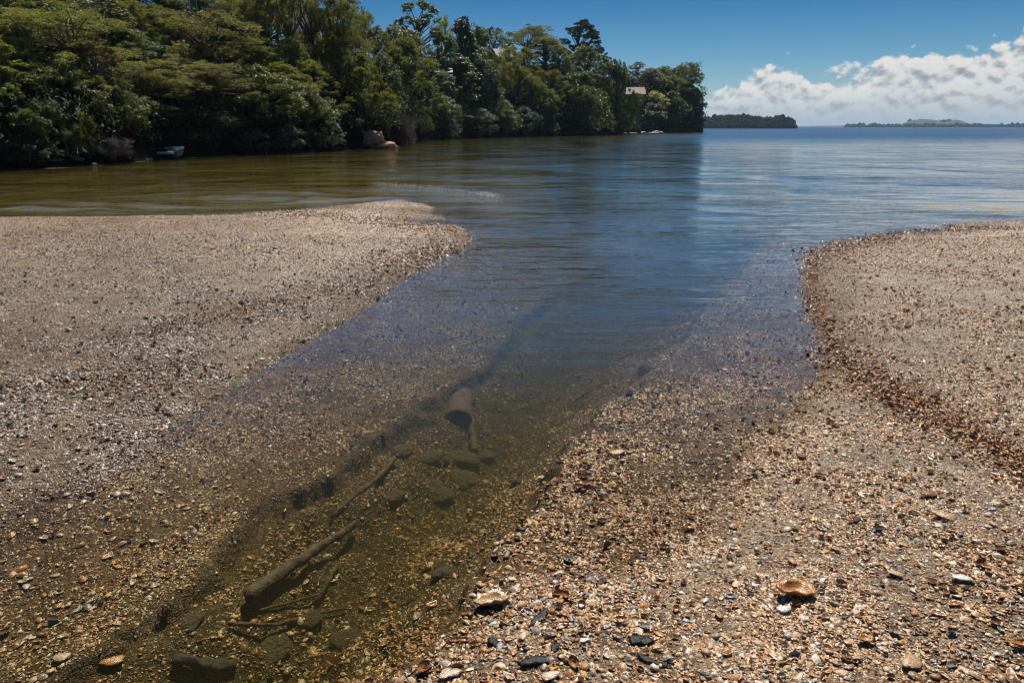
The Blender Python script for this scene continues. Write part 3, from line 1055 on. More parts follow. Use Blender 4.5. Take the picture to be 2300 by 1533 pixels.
PROTO = {}
for i in range(4):
    PROTO['kanuka%d' % i] = proto_umbrella(100 + i, GREENS['kanuka'] if i != 3 else GREENS['olive'], k=24 + 4 * i, layers=3 + (i % 2), W=5.5 + 0.5 * i)
PROTO['kanuka_grey'] = proto_umbrella(120, GREENS['brown'], k=18, layers=3, W=5.0, bark='pale_bark')
PROTO['kanuka_thin'] = proto_umbrella(121, GREENS['kanuka'], k=12, layers=2, W=4.0, H=10)
for i in range(4):
    PROTO['broad%d' % i] = proto_dome(200 + i, GREENS['broad'], k=46 + 4 * i, H=6.5, W=5.6 + 0.4 * i, rmin=0.075, rmax=0.14)
PROTO['bushy0'] = proto_dome(230, GREENS['olive'], k=46, H=8, W=5.5, mode='tuft', mat='fine', n=560, size=0.18, asp=0.35, lowz=0.08, rmin=0.07, rmax=0.13)
PROTO['bushy1'] = proto_dome(231, GREENS['kanuka'], k=44, H=8, W=5.5, mode='tuft', mat='fine', n=560, size=0.17, asp=0.35, lowz=0.2, rmin=0.08, rmax=0.14)
PROTO['hang0'] = proto_dome(240, GREENS['broad'], k=60, H=10, W=9, mode='droop', n=420, size=0.34, asp=0.3, lowz=0.05, rmin=0.07, rmax=0.12)
PROTO['hang1'] = proto_dome(241, GREENS['broad'] + GREENS['olive'], k=55, H=10, W=8, mode='droop', n=420, size=0.32, asp=0.28, lowz=0.05, rmin=0.07, rmax=0.12)
PROTO['silver'] = proto_dome(250, GREENS['silver'], k=34, H=5, W=5, n=520, size=0.12, rmin=0.08, rmax=0.14)
PROTO['yellow'] = proto_dome(251, GREENS['yellow'], k=26, H=4, W=4, n=460, size=0.10)
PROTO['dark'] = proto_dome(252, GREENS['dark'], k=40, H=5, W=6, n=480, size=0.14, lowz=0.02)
PROTO['pine'] = proto_dome(260, GREENS['pine'], k=58, H=11, W=8, mode='tuft', mat='needle', n=520, size=0.36, asp=0.14, lowz=0.28, flat=0.95,
                           rmin=0.06, rmax=0.10, gap=0.35, down=0.2)
PROTO['airy'] = proto_dome(261, GREENS['olive'] + GREENS['broad'], k=34, H=13, W=8, n=420, size=0.26, lowz=0.40, rmin=0.065, rmax=0.11, gap=0.35, asp=0.35)
PROTO['spire'] = proto_dome(262, GREENS['dark'] + GREENS['broad'], k=44, H=12, W=4.2, n=380, size=0.26, lowz=0.05, rmin=0.14, rmax=0.24)
PROTO['bare'] = proto_bare(270)
PROTO['dead'] = proto_deadshrub(280)
PROTO['flax'] = proto_flax(281)
PROTO['fern'] = proto_fern(282)

KINDNAME = {'kanuka': ('tea_tree', 'tree'), 'broad': ('broadleaf_tree', 'tree'), 'bushy': ('bushy_tree', 'tree'), 'hang': ('drooping_tree', 'tree'),
            'silver': ('silver_shrub', 'shrub'), 'yellow': ('yellow_shrub', 'shrub'), 'dark': ('dark_shrub', 'shrub'), 'pine': ('pine_tree', 'tree'),
            'airy': ('gum_tree', 'tree'), 'spire': ('columnar_tree', 'tree'), 'bare': ('bare_tree', 'tree'), 'dead': ('dead_shrub', 'shrub'),
            'flax': ('flax_plant', 'plant'), 'fern': ('tree_fern', 'fern')}
USED = set()


def plant(kind, px, ytop, wpx, d, label, which='A', group=None, rz=None, lift=0.0):
    (tm, cm_), H0, W0 = PROTO[kind]
    p, D = hill_pt(px, d, which)
    p[2] += lift
    ztop = up_at(ytop, px, D)
    H = max(ztop - p[2], 0.6)
    W = wpx / F_PX * D * 0.96
    key = kind.rstrip('0123456789').split('_')[0]
    nm, cat = KINDNAME[key]
    rng = random.Random(int(px * 13 + ytop * 7 + d * 3))
    o = link(nm, None, loc=p)
    o.rotation_euler = (0, 0, rng.uniform(0, 6.283) if rz is None else rz)
    o.scale = (W / W0, W / W0, H / H0)
    tag(o, label, cat, group or "trees and shrubs on the wooded bank")
    t = link("stem" if cat in ('plant', 'shrub', 'fern') else "trunk", tm, o)
    c = link({'plant': "blades", 'fern': "fronds"}.get(cat, "twigs" if key == 'dead' else "crown"), cm_, o)
    return o


TREES = [
    # near left bank, front row
    ('broad0', 30, 195, 130, 1.2, "glossy broadleaf tree hanging over the waterline at the photo's left edge"),
    ('bare', 140, 170, 120, 1.0, "bare pale-stemmed tree forking in front of the dark left bank"),
    ('yellow', 190, 252, 52, 0.6, "small bright yellow-green shrub low on the left bank"),
    ('broad1', 262, 172, 140, 1.6, "glossy broadleaf tree just left of the stranded dinghy"),
    ('dead', 242, 300, 74, 0.2, "brown dry shrub at the foot of the bank left of the dinghy"),
    ('broad2', 590, 150, 190, 2.2, "broad glossy tree in front of the dark hollow right of the dinghy"),
    ('broad3', 688, 205, 140, 1.8, "dark broadleaf tree low on the bank left of the grey round shrub"),
    ('silver', 742, 268, 66, 0.5, "round grey-green shrub just left of the clay cliff"),
    ('bushy0', 822, 122, 135, 2.6, "olive bushy tree standing on the clay cliff, yellow at its tips"),
    ('broad3', 100, 225, 110, 1.0, "dark leafy tree behind the bare pale stem on the left bank"),
    ('dark', 400, 215, 130, 5.0, "shadowed shrub deep in the dark hollow above the dinghy"),  # filler shrub: its dark leaf colour stands in for the hollow's shade
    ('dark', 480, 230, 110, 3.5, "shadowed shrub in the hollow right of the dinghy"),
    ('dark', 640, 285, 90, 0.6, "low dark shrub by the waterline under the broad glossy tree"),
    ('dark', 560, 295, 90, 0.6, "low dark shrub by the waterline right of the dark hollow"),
    ('flax', 160, 300, 80, 0.5, "drooping dark flax under the bare pale stem"),
    ('flax', 110, 312, 80, 0.5, "drooping dark flax at the left of the bare pale stem"),
    ('flax', 275, 325, 50, 0.2, "drooping dark flax left of the dinghy's bow"),
    ('dark', 50, 300, 100, 0.4, "low dark shrub at the waterline below the left-edge broadleaf"),
    ('dark', 200, 305, 90, 0.9, "low dark shrub under the yellow-green shrub"),
    ('dark', 330, 262, 90, 2.5, "dark shrub directly behind the dinghy's bow"),
    # near left bank, second row
    ('bushy0', 10, 78, 170, 3.0, "bushy olive crown cut by the photo's left edge high on the bank"),
    ('kanuka1', 185, 28, 250, 4.5, "wide layered tea tree high on the left bank"),
    ('broad1', 85, 62, 120, 4.0, "light green broadleaf tree left of the wide layered tea tree"),
    ('kanuka_grey', 238, 92, 100, 3.0, "grey-brown thin tea tree with a pale trunk on the left bank"),
    ('broad2', 145, 130, 130, 3.0, "leafy tree below the wide layered tea tree"),
    ('silver', 350, 90, 150, 5.5, "silvery shrub high above the dinghy"),
    ('yellow', 425, 98, 90, 6.0, "yellow-green shrub high on the bank under the umbrella tea tree"),
    ('broad0', 440, 118, 130, 5.0, "leafy tree below the umbrella tea tree's left side"),
    ('kanuka0', 492, 36, 260, 6.0, "large umbrella-crowned tea tree above the dark hollow"),
    ('kanuka_thin', 520, 85, 130, 4.6, "slim tea tree with a pale leaning stem under the umbrella crown"),
    ('bushy0', 600, 80, 150, 5.5, "bushy olive tree right of the umbrella crown"),
    ('bushy1', 670, 90, 130, 4.6, "bushy olive tree left of the golden shrubs"),
    ('bushy1', 640, 140, 150, 3.6, "olive bushy tree under the two bushy ones right of the umbrella crown"),
    ('kanuka2', 615, 8, 140, 10.0, "dark tea tree high behind the bushy olive ones"),
    ('kanuka_thin', 662, -70, 150, 7.0, "tall dark double-stemmed tree crossing the photo's top edge"),
    ('kanuka_thin', 712, -40, 130, 8.5, "thin leaning tree against the patch of sky at the top"),
    ('yellow', 700, 58, 120, 10.0, "golden shrub behind the tall dark double stem"),
    ('yellow', 735, 80, 90, 9.0, "golden shrub right of the tall dark double stem"),
    ('kanuka0', 765, -25, 130, 7.0, "tall tea tree reaching the top edge left of the open sky"),
    ('kanuka3', 795, 22, 120, 9.0, "tea tree at the left end of the open skyline"),
    ('kanuka1', 830, 28, 56, 22.0, "small umbrella tree alone on the skyline"),
    ('bushy1', 770, 60, 120, 5.5, "olive bushy tree below the tall tea tree at the skyline's left end"),
    ('bushy0', 735, 170, 110, 3.2, "olive bushy tree left of the clay cliff"),
    ('kanuka0', 400, 135, 210, 2.7, "umbrella tea tree arching over the dark hollow above the dinghy"),
    ('kanuka2', 480, 148, 190, 2.4, "umbrella tea tree roofing the right half of the dark hollow"),
    ('dark', 360, 255, 110, 2.2, "dark shrub right behind the dinghy"),  # this and the next two: leaves coloured dark to imitate the hollow's shade
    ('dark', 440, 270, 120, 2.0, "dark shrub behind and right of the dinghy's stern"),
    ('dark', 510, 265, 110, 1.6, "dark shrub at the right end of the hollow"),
    ('dark', 790, 262, 80, 1.8, "dark shrub on top of the clay cliff"),
    ('dark', 690, 290, 70, 0.5, "low dark shrub at the waterline left of the grey round shrub"),
    ('kanuka1', 430, -45, 190, 15.0, "tea tree behind the dark-roofed house"),
    ('kanuka3', 590, -55, 180, 15.0, "tea tree on the crest at the top edge, middle of the left bank"),
    ('bushy0', 500, -40, 170, 14.0, "olive tree on the crest right of the dark-roofed house"),
    ('kanuka2', 650, -20, 130, 15.0, "tea tree on the crest left of the tall dark double stem"),
    ('bushy1', 745, 30, 110, 13.0, "olive tree on the crest below the patch of sky"),
    ('broad2', 350, -50, 190, 14.0, "leafy tree on the crest left of the dark-roofed house"),
    # near left bank, upper rows
    ('bushy0', 70, -10, 160, 9.0, "bushy tree at the top left corner"),
    ('broad3', 140, -30, 170, 11.0, "leafy tree cut by the top edge near the left corner"),
    ('broad0', 270, -5, 150, 9.5, "leafy tree at the top edge right of the wide layered tea tree"),
    ('bushy1', 330, 5, 150, 9.0, "bushy tree at the top edge above the silvery shrub"),
    ('bushy1', 395, 15, 120, 9.0, "olive tree at the top edge left of the dark-roofed house"),
    ('kanuka2', 545, -15, 150, 11.0, "tea tree at the top edge right of the dark-roofed house"),
    ('broad2', 500, 20, 120, 12.0, "leafy tree on the crest behind the umbrella tea tree"),
    ('broad1', 300, 60, 130, 6.5, "leafy tree between the wide tea tree and the silvery shrub"),
    ('kanuka1', 340, 150, 160, 2.6, "layered tea tree roofing the left end of the dark hollow"),
    ('bushy1', 30, 150, 120, 2.6, "bushy grey-green tree at the left edge, below the bushy olive crown"),
    ('kanuka1', 215, 165, 100, 2.8, "small tea tree below the grey-brown one"),
    # the long middle bank
    ('bushy1', 915, 88, 150, 7.0, "large rounded olive tree right of the clay cliff"),
    ('airy', 945, -8, 135, 26.0, "tall open gum tree on the skyline with sky in its crown"),
    ('yellow', 1005, 38, 46, 23.0, "golden conical shrub on the skyline right of the gum tree"),
    ('spire', 1042, 33, 62, 16.0, "dark columnar ivy-clad tree on the skyline"),
    ('broad1', 1000, 75, 90, 13.0, "leafy tree left of the dark columnar tree"),
    ('broad2', 885, 62, 90, 20.0, "leafy tree on the skyline left of the gum tree"),
    ('broad3', 925, 70, 110, 17.0, "grey-green leafy tree under the gum tree"),
    ('hang1', 1080, 62, 90, 20.0, "pale drooping tree right of the dark columnar tree"),
    ('broad0', 1112, 62, 95, 36.0, "dark round tree behind the grey-roofed house"),
    ('yellow', 1135, 132, 50, 9.0, "bright yellow shrub below the grey-roofed house"),
    ('kanuka2', 1190, 64, 135, 34.0, "wide dark umbrella tree on the skyline left of the pine"),
    ('bushy1', 1222, 84, 125, 21.0, "olive rounded tree below the wide umbrella tree"),
    ('bushy0', 1178, 105, 85, 15.0, "dark rounded tree right of the grey-roofed house"),
    ('bushy0', 1255, 112, 115, 14.0, "dense rounded tree below the pine's left side"),
    ('pine', 1298, 42, 112, 36.0, "big dark pine standing highest on the skyline"),
    ('pine', 1352, 118, 44, 30.0, "small dark pine right of the big one"),
    ('broad2', 1312, 104, 125, 12.0, "grey-green leafy tree below the big pine"),
    ('silver', 1270, 134, 55, 9.0, "pale grey shrub below the pine's left side"),
    ('hang0', 1305, 160, 150, 1.0, "large drooping tree reaching the water below the pine"),
    ('hang1', 1382, 138, 95, 1.2, "tall drooping tree at the bank's far point"),
    ('bushy1', 1212, 190, 90, 3.5, "olive tree low on the bank left of the large drooping tree"),
    ('bushy1', 1165, 152, 95, 8.0, "brownish bushy tree below the bright yellow shrub"),
    ('bushy1', 1238, 158, 90, 7.0, "rounded olive tree above the large drooping tree's left side"),
    ('kanuka0', 1195, 172, 60, 5.5, "small flat tea tree in the middle of the long bank"),
    ('broad1', 1112, 196, 76, 3.0, "light leafy tree low in the middle of the long bank"),
    ('dark', 1085, 140, 90, 8.0, "shadowed tree right of the dark columnar tree's foot"),
    ('spire', 1035, 120, 80, 8.0, "shadowed column of foliage below the columnar tree"),
    ('bushy0', 960, 180, 90, 4.5, "dark olive tree right of the large rounded one"),
    ('broad3', 1000, 165, 80, 8.0, "leafy tree beside the pale house glimpsed in the trees"),
    ('broad0', 885, 185, 66, 3.0, "blue-green leafy tree right of the clay cliff tree"),
    ('broad2', 990, 215, 90, 2.5, "dark leafy tree above the dead shrub's right side"),
    ('hang0', 945, 225, 60, 1.2, "drooping green tree right of the dead shrub"),
    ('dead', 897, 252, 86, -0.8, "leafless grey dead shrub by the pink rock"),
    ('fern', 1038, 248, 60, 1.5, "green tree fern in the shade of the long bank"),
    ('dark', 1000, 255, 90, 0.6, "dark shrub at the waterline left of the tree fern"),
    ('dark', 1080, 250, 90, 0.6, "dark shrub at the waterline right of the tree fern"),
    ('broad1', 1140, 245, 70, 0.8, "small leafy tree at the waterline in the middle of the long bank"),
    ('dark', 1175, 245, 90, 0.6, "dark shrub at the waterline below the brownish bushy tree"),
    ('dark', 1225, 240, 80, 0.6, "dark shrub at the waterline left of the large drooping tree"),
    ('broad3', 1390, 225, 66, 0.5, "leafy tree low at the bank's far point"),
    ('broad0', 1340, 205, 70, 0.8, "leafy tree between the two tall drooping trees"),
    ('bushy1', 855, 60, 80, 15.0, "olive tree under the lone umbrella tree on the skyline"),
    ('broad0', 865, 120, 90, 7.0, "dark leafy tree between the clay cliff tree and the large rounded one"),
    ('kanuka2', 1145, 112, 70, 12.0, "dark tea tree covering the grey-roofed house's lower wall"),
    ('broad2', 1060, 100, 100, 13.0, "leafy tree below the pale drooping one"),
]
TREES_B = [
    ('broad0', 1425, 140, 80, 24.0, "dark round tree at the left of the headland's crest"),
    ('broad3', 1455, 155, 70, 16.0, "dark tree above the red-roofed house"),
    ('bushy1', 1482, 150, 75, 22.0, "dark bushy tree in the middle of the headland's crest"),
    ('broad2', 1515, 148, 80, 20.0, "dark leafy tree on the headland's crest left of the umbrella tree"),
    ('kanuka2', 1540, 146, 66, 10.0, "umbrella tree leaning out at the headland's right end"),
    ('bushy1', 1500, 170, 75, 12.0, "brownish tree below the headland's crest"),
    ('bushy1', 1535, 180, 65, 7.0, "dark bushy tree near the headland's right end"),
    ('spire', 1556, 198, 48, 2.5, "tall dark tree on the headland's right cliff"),
    ('dark', 1568, 238, 28, 0.8, "dark shrub overhanging the headland's point"),
    ('hang0', 1505, 205, 75, 3.0, "grey-green drooping tree on the headland's face"),
    ('broad1', 1462, 232, 75, 2.0, "leafy tree low on the headland's left face"),
    ('yellow', 1462, 206, 66, 6.0, "yellow-green shrub right of the red-roofed house"),
    ('hang1', 1425, 211, 70, 3.0, "drooping tree below the red-roofed house"),
    ('broad2', 1532, 228, 62, 1.6, "leafy tree low on the headland's right face"),
    ('kanuka0', 1442, 172, 50, 19.0, "small dark tree behind the red-roofed house"),
    ('broad1', 1400, 165, 60, 20.0, "dark tree where the headland meets the nearer bank"),
    ('dark', 1500, 262, 70, 0.6, "dark shrub at the water in the middle of the headland"),
    ('dark', 1455, 268, 60, 0.6, "dark shrub at the water at the headland's left"),
]
for a in TREES:
    plant(*a)
for a in TREES_B:
    plant(*a, which='B', group="trees and shrubs on the headland")


def build_undergrowth():
    rng = np.random.default_rng(77)
    for which, rngpx, cnt, lab in (('A', (-200, 1425), 1300, "dark leafy undergrowth covering the steep bank between the trees"),
                                   ('B', (1320, 1565), 220, "dark leafy undergrowth covering the headland between the trees")):
        C, R = [], []
        for i in range(cnt):
            px = rng.uniform(*rngpx)
            d = rng.uniform(1.2, 26 if which == 'A' else 24) if i % 3 else rng.uniform(0.9, 5)
            p, D = hill_pt(px, d, which)
            s = rng.uniform(0.7, 1.4) * (0.6 + D / 120)
            C.append(p + [0, 0, s * 0.3])
            R.append((s, s, s * 0.75))
        v, q, c = leaves(rng, np.array(C), np.array(R), 170, 0.17 if which == 'A' else 0.4, 0.5, 'flat', [(0.022, 0.034, 0.016), (0.030, 0.044, 0.018), (0.018, 0.026, 0.014)], 0.4)  # greens darkened so the leaves carry the black shade between trees
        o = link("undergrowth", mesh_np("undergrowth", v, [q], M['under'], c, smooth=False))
        tag(o, lab, "undergrowth", kind='stuff')


build_undergrowth()


# ------------------------------------------------------------------ clay cliff, shore rocks
def build_shore_rocks():
    # clay cliff under the olive tree
    p, D = hill_pt(826, 0.9)
    v, f = blob(1.15, 0.8, 0.62, 5, 0.36, 4, flat=0.6, freq=2.6)
    o = link("clay_cliff", mesh_np("clay_cliff", v, f, M['clay']), loc=(p[0], p[1], 0.55))
    tag(o, "orange-brown clay cliff undercut below the olive bushy tree", "cliff")
    p, D = hill_pt(852, -0.6)
    v, f = blob(1.25, 0.8, 0.36, 9, 0.22, 4, flat=0.5, freq=1.8)
    o = link("shore_rock", mesh_np("pink_rock", v, f, M['clay']), loc=(p[0], p[1], 0.12))
    tag(o, "smooth pinkish sunlit rock sloping into the water by the dead shrub", "rock")
    spec = [(192, 371, 0.30, "dark flat stone lying in the water's edge below the left bank"),
            (1476, 301, 1.6, "pale rock shelf at the tip of the long bank"),
            (1440, 301.2, 1.3, "pale boulder beside the rock shelf at the long bank's tip"),
            (1560, 297.4, 2.4, "dark rock ledge at the headland's point")]
    for i, (px, py, s, lab) in enumerate(spec):
        q = at(px, py)
        v, f = blob(s, s * 0.8, s * 0.32, 20 + i, 0.25, 3, flat=0.6)
        o = link("shore_rock", mesh_np("rock", v, f, M['rock']), loc=(q[0], q[1], s * 0.10))
        tag(o, lab, "rock")
    V, n = [], 0
    pxs = np.arange(-120, 835, 4)
    for px in pxs:
        D = d_shore(px)
        w = 0.12 + 0.22 * max(0, math.sin(px * 0.021) + math.sin(px * 0.067)) + (0.15 if 400 < px < 640 else 0)
        for d, z in ((-0.25 - w, -0.05), (-0.12, 0.02), (0.1, 0.05), (0.1 + w, 0.06), (0.3 + w, -0.02)):
            q = along(px, D + d)
            nz_ = float(fbm(np.array([q[0] * 1.1]), np.array([q[1] * 1.1]), seed=33)[0])
            V.append((q[0], q[1], z * (0.5 + 0.9 * nz_) + 0.03 * nz_ - 0.012))
    m_ = len(pxs)
    idx = np.arange(m_ * 5).reshape(m_, 5)
    q4 = np.stack([idx[:-1, :-1], idx[1:, :-1], idx[1:, 1:], idx[:-1, 1:]], -1).reshape(-1, 4)
    o = link("shore", mesh_np("shore", np.array(V), [q4], M['strand']))
    tag(o, "narrow pale muddy strand along the left bank's waterline", "shore", kind='structure')
    rng = random.Random(4)
    protos = []
    for i in range(4):
        v, f = blob(1, 0.8, 0.45, 40 + i, 0.25, 2, flat=0.6)
        protos.append(mesh_np("shore_stone", v, f, M['rock']))
    for i in range(44):
        px = min(828, rng.choice([60, 190, 310, 470, 590, 690, 790]) + rng.gauss(0, 26)) if i < 32 else rng.uniform(1400, 1478)
        D = d_shore(px) + (rng.uniform(-0.3, 1.0) if i < 32 else rng.uniform(-0.25, 0.5))
        q = along(px, D)
        s = 0.04 + 0.12 * rng.random() ** 2 if i < 32 else rng.uniform(0.3, 0.8)
        o = link("shore_stone", protos[i % 4], loc=(q[0], q[1], 0.03 if i < 32 else 0.1))
        o.scale = (s, s, s)
        o.rotation_euler = (0, 0, rng.uniform(0, 6.28))
        tag(o, "small pale stone along the waterline of the left bank" if i < 32 else "pale rock by the water at the long bank's tip", "stone",
            "stones along the left bank's waterline" if i < 32 else "rocks at the long bank's tip")


build_shore_rocks()


# ------------------------------------------------------------------ dinghy on the bank
def build_dinghy():
    p, D = hill_pt(354, 0.9)
    zc = up_at(341, 354, D)
    root = link("dinghy", None, loc=(p[0], p[1], zc - 0.24))
    tag(root, "small white and blue dinghy lying tilted on the dark bank", "boat")
    L, B, Hh = 2.0, 0.95, 0.29
    n, m = 15, 9
    V = []
    for i in range(n):
        t = i / (n - 1)                      # 0 stern .. 1 bow
        half = B / 2 * (1 - max(0, (t - 0.35) / 0.65) ** 2.2)
        x = (t - 0.5) * L
        sheer = Hh + 0.12 * max(0, t - 0.5) ** 1.5
        for j in range(m):
            s = j / (m - 1) * 2 - 1
            y = half * math.copysign(abs(s) ** 0.7, s)
            z = sheer * abs(s) ** 2.2
            V.append((x, y, z + 0.10 * max(0, t - 0.75) * (1 - abs(s)) * 4))
    idx = np.arange(n * m).reshape(n, m)
    q = np.stack([idx[:-1, :-1], idx[1:, :-1], idx[1:, 1:], idx[:-1, 1:]], -1).reshape(-1, 4)
    V = np.array(V)
    st = idx[0][None, :]
    link("hull", mesh_np("hull", V, [q, st], M['inside_hull_shade']), root)
    gun = [V[idx[i, 0]] for i in range(n)] + [V[idx[i, -1]] for i in range(n - 1, -1, -1)]
    v1 = tube(np.array(gun), [0.06] * len(gun), 6)
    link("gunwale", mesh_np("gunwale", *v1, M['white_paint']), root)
    sl = [(-0.42, 0.30, 'stern_seat', 'blue_paint', 0.78, 0.30), (0.20, 0.16, 'seat', 'white_paint', 0.80, 0.24)]
    for x, w, nm, mt, by, z in sl:
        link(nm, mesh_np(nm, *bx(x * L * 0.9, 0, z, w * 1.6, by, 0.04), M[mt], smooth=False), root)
    link("floor", mesh_np("floor", *bx(-0.1, 0, 0.08, 1.3, 0.42, 0.03), M['inside_hull_shade'], smooth=False), root)
    # windscreen-like foredeck panel
    dv = np.array([[-0.47 * L, -0.36, 0.33], [-0.47 * L, 0.36, 0.33], [-0.31 * L, 0.37, 0.35], [-0.31 * L, -0.37, 0.35],
                   [-0.47 * L, -0.36, 0.29], [-0.47 * L, 0.36, 0.29], [-0.31 * L, 0.37, 0.31], [-0.31 * L, -0.37, 0.31]])
    dq = np.array([[0, 1, 2, 3], [7, 6, 5, 4], [0, 4, 5, 1], [1, 5, 6, 2], [2, 6, 7, 3], [3, 7, 4, 0]])
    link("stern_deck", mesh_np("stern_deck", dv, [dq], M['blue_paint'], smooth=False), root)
    root.rotation_euler = (math.radians(-13), math.radians(2), math.radians(180 - 8))


build_dinghy()


# ------------------------------------------------------------------ houses among the trees
def house(px, py, wpx, d, which, label, wallm, roofm, depth=7.0, wall_h=2.6, roof_h=1.5, rz=0.0, chimney=False, wins=2, name="house"):
    tab = SHORE_A if which == 'A' else SHORE_B
    D = d_shore(px, tab) + d
    w = wpx / F_PX * D
    q = along(px, D)
    ztop = up_at(py, px, D)
    z0 = ztop - wall_h - roof_h
    root = link(name, None, loc=(q[0], q[1], z0))
    root.rotation_euler = (0, 0, -math.atan2(q[0], q[1]) + rz)
    tag(root, label, "house")
    hl = hill_h(px, d, which)
    found = max(0.0, z0 - float(hl)) + 1.5
    wl = link("wall", mesh_np("wall", *merge([bx(0, 0, (wall_h - found) / 2, w, depth, wall_h + found)]), M[wallm], smooth=False), root)
    e = 0.5
    X, Yh = w / 2 + e, depth / 2 + e
    th = 0.16
    def slab(s):
        a = np.array([[-X, 0, wall_h + roof_h], [X, 0, wall_h + roof_h], [X, s * Yh, wall_h - 0.15], [-X, s * Yh, wall_h - 0.15]])
        b = a + [0, 0, -th]
        return np.vstack([a, b]), [np.array([[0, 1, 2, 3], [7, 6, 5, 4], [0, 4, 5, 1], [1, 5, 6, 2], [2, 6, 7, 3], [3, 7, 4, 0]])]
    rf = link("roof", mesh_np("roof", *merge([slab(-1), slab(1)]), M[roofm], smooth=False), root)
    g = np.array([[-w / 2, -depth / 2, wall_h], [-w / 2, depth / 2, wall_h], [-w / 2, 0, wall_h + roof_h - th - 0.02],
                  [w / 2, -depth / 2, wall_h], [w / 2, depth / 2, wall_h], [w / 2, 0, wall_h + roof_h - th - 0.02]])
    link("gable", mesh_np("gable", g, [np.array([[0, 2, 1], [3, 4, 5]])], M[wallm], smooth=False), root)
    if chimney:
        link("chimney", mesh_np("chimney", *bx(w / 2 + 0.7, 0.4, wall_h + 0.4, 1.1, 1.1, wall_h + 2.2), M['brick'], smooth=False), rf)
    for i in range(wins):
        x = (i - (wins - 1) / 2) * w / max(wins, 1) * 0.9
        f = link("window", mesh_np("window", *bx(x, -depth / 2 - 0.02, 1.45, min(1.3, w / (wins + 1)), 0.10, 1.25), M['white_paint'], smooth=False), root)
        link("pane", mesh_np("pane", *bx(x, -depth / 2 - 0.06, 1.45, min(1.3, w / (wins + 1)) - 0.16, 0.06, 1.09), M['glass'], smooth=False), f)
    return root


h = house(1424, 196, 33, 9.0, 'B', "small house with a weathered red roof on the headland", 'wall', 'red_roof', depth=6, wall_h=2.6, roof_h=1.8, chimney=True)
h = house(1128, 110, 28, 24.0, 'A', "grey-roofed house half hidden on the skyline left of the pine", 'grey_wall', 'grey_roof', depth=6, rz=0.25)
h = house(1000, 150, 22, 11.5, 'A', "pale house glimpsed between trunks below the dark columnar tree", 'grey_wall', 'dark_roof', depth=5, wall_h=2.8, roof_h=0.8)
h = house(442, -3, 30, 13.5, 'A', "dark-roofed house with a white gable at the top edge", 'grey_wall', 'dark_roof', depth=3, wall_h=1.2, roof_h=1.0, rz=0.5, wins=1)


# ------------------------------------------------------------------ far land
def far_ridge(name, dist, prof, depth, mat, label, cat, bumps=0.0, kind='structure', seed=1, base_y=None):
    """land across the bay: prof is a list of (px, py_top)"""
    pxs = np.arange(prof[0][0], prof[-1][0] + 0.1, 2.0)
    tops = np.interp(pxs, [p[0] for p in prof], [p[1] for p in prof])
    rows = np.array([0.0, 0.10, 0.25, 0.45, 0.7, 1.0])
    hs = np.array([-0.05, 0.42, 0.75, 1.0, 0.7, -0.05])
    V = []
    for px, ty in zip(pxs, tops):
        zt = max(0.3, up_at(ty, px, dist))
        for r, hh in zip(rows, hs):
            q = along(px, dist + r * depth)
            V.append((q[0], q[1], hh * zt))
    V = np.array(V)
    n, m = len(pxs), len(rows)
    bn = fbm(V[:, 0] / 22, V[:, 1] / 22, seed=seed) * bumps
    V[:, 2] += bn * np.tile((hs > 0), n)
    idx = np.arange(n * m).reshape(n, m)
    q = np.stack([idx[:-1, :-1], idx[1:, :-1], idx[1:, 1:], idx[:-1, 1:]], -1).reshape(-1, 4)
    o = link(name, mesh_np(name, V, [q], M[mat]))
    tag(o, label, cat, kind=kind)
    return V.reshape(n, m, 3)


ISL = [(1540, 266), (1590, 265), (1606, 261), (1632, 260.5), (1648, 258), (1665, 255.5), (1684, 260), (1705, 264.5), (1722, 266), (1734, 265.5), (1746, 261), (1757, 259.5), (1770, 265), (1780, 273), (1785, 290)]
isl = far_ridge("island", 760.0, [(x, y + 3) for x, y in ISL], 120.0, 'canopy', "dark wooded island beyond the headland", "island", 2.0)
far_ridge("coast", 2600.0, [(1780, 286), (1900, 285.2), (1960, 284.5), (2020, 283), (2060, 280), (2110, 279), (2140, 279), (2200, 280), (2300, 281), (2600, 280)], 500.0, 'canopy',
          "low dark coast across the bay on the right", "coast", 4.0, seed=5)
far_ridge("far_hill", 3300.0, [(2010, 284), (2040, 271), (2062, 267), (2085, 267), (2104, 270), (2118, 274.5), (2128, 271.5), (2142, 267.5), (2156, 270), (2176, 278), (2215, 284)], 500.0, 'pasture',
          "pale double-humped hill behind the low coast", "hill", 0.5, seed=6)
far_ridge("far_hill", 5600.0, [(1500, 284), (1780, 283.5), (1900, 281.5), (2000, 283), (2180, 277), (2250, 279), (2300, 280), (2600, 278)], 700.0, 'pasture',
          "faint hazy range on the horizon", "hill", 0.5, seed=7)


def far_wood(name, label, pts, smin, smax, seed):
    """a far-off wood that reads as one mass"""
    rng = np.random.default_rng(seed)
    sv, sf = blob(1, 1, 1, seed, 0.3, 2)
    parts = []
    for p in pts:
        s = rng.uniform(smin, smax)
        a = rng.random() * 6.28
        rot = np.array([[math.cos(a), -math.sin(a), 0], [math.sin(a), math.cos(a), 0], [0, 0, 1]])
        parts.append((sv @ rot.T * [s, s, s * rng.uniform(0.7, 1.3)] + p, sf))
    v, f = merge(parts)
    o = link(name, mesh_np(name, v, f, M['canopy']))
    tag(o, label, "wood", kind='stuff')


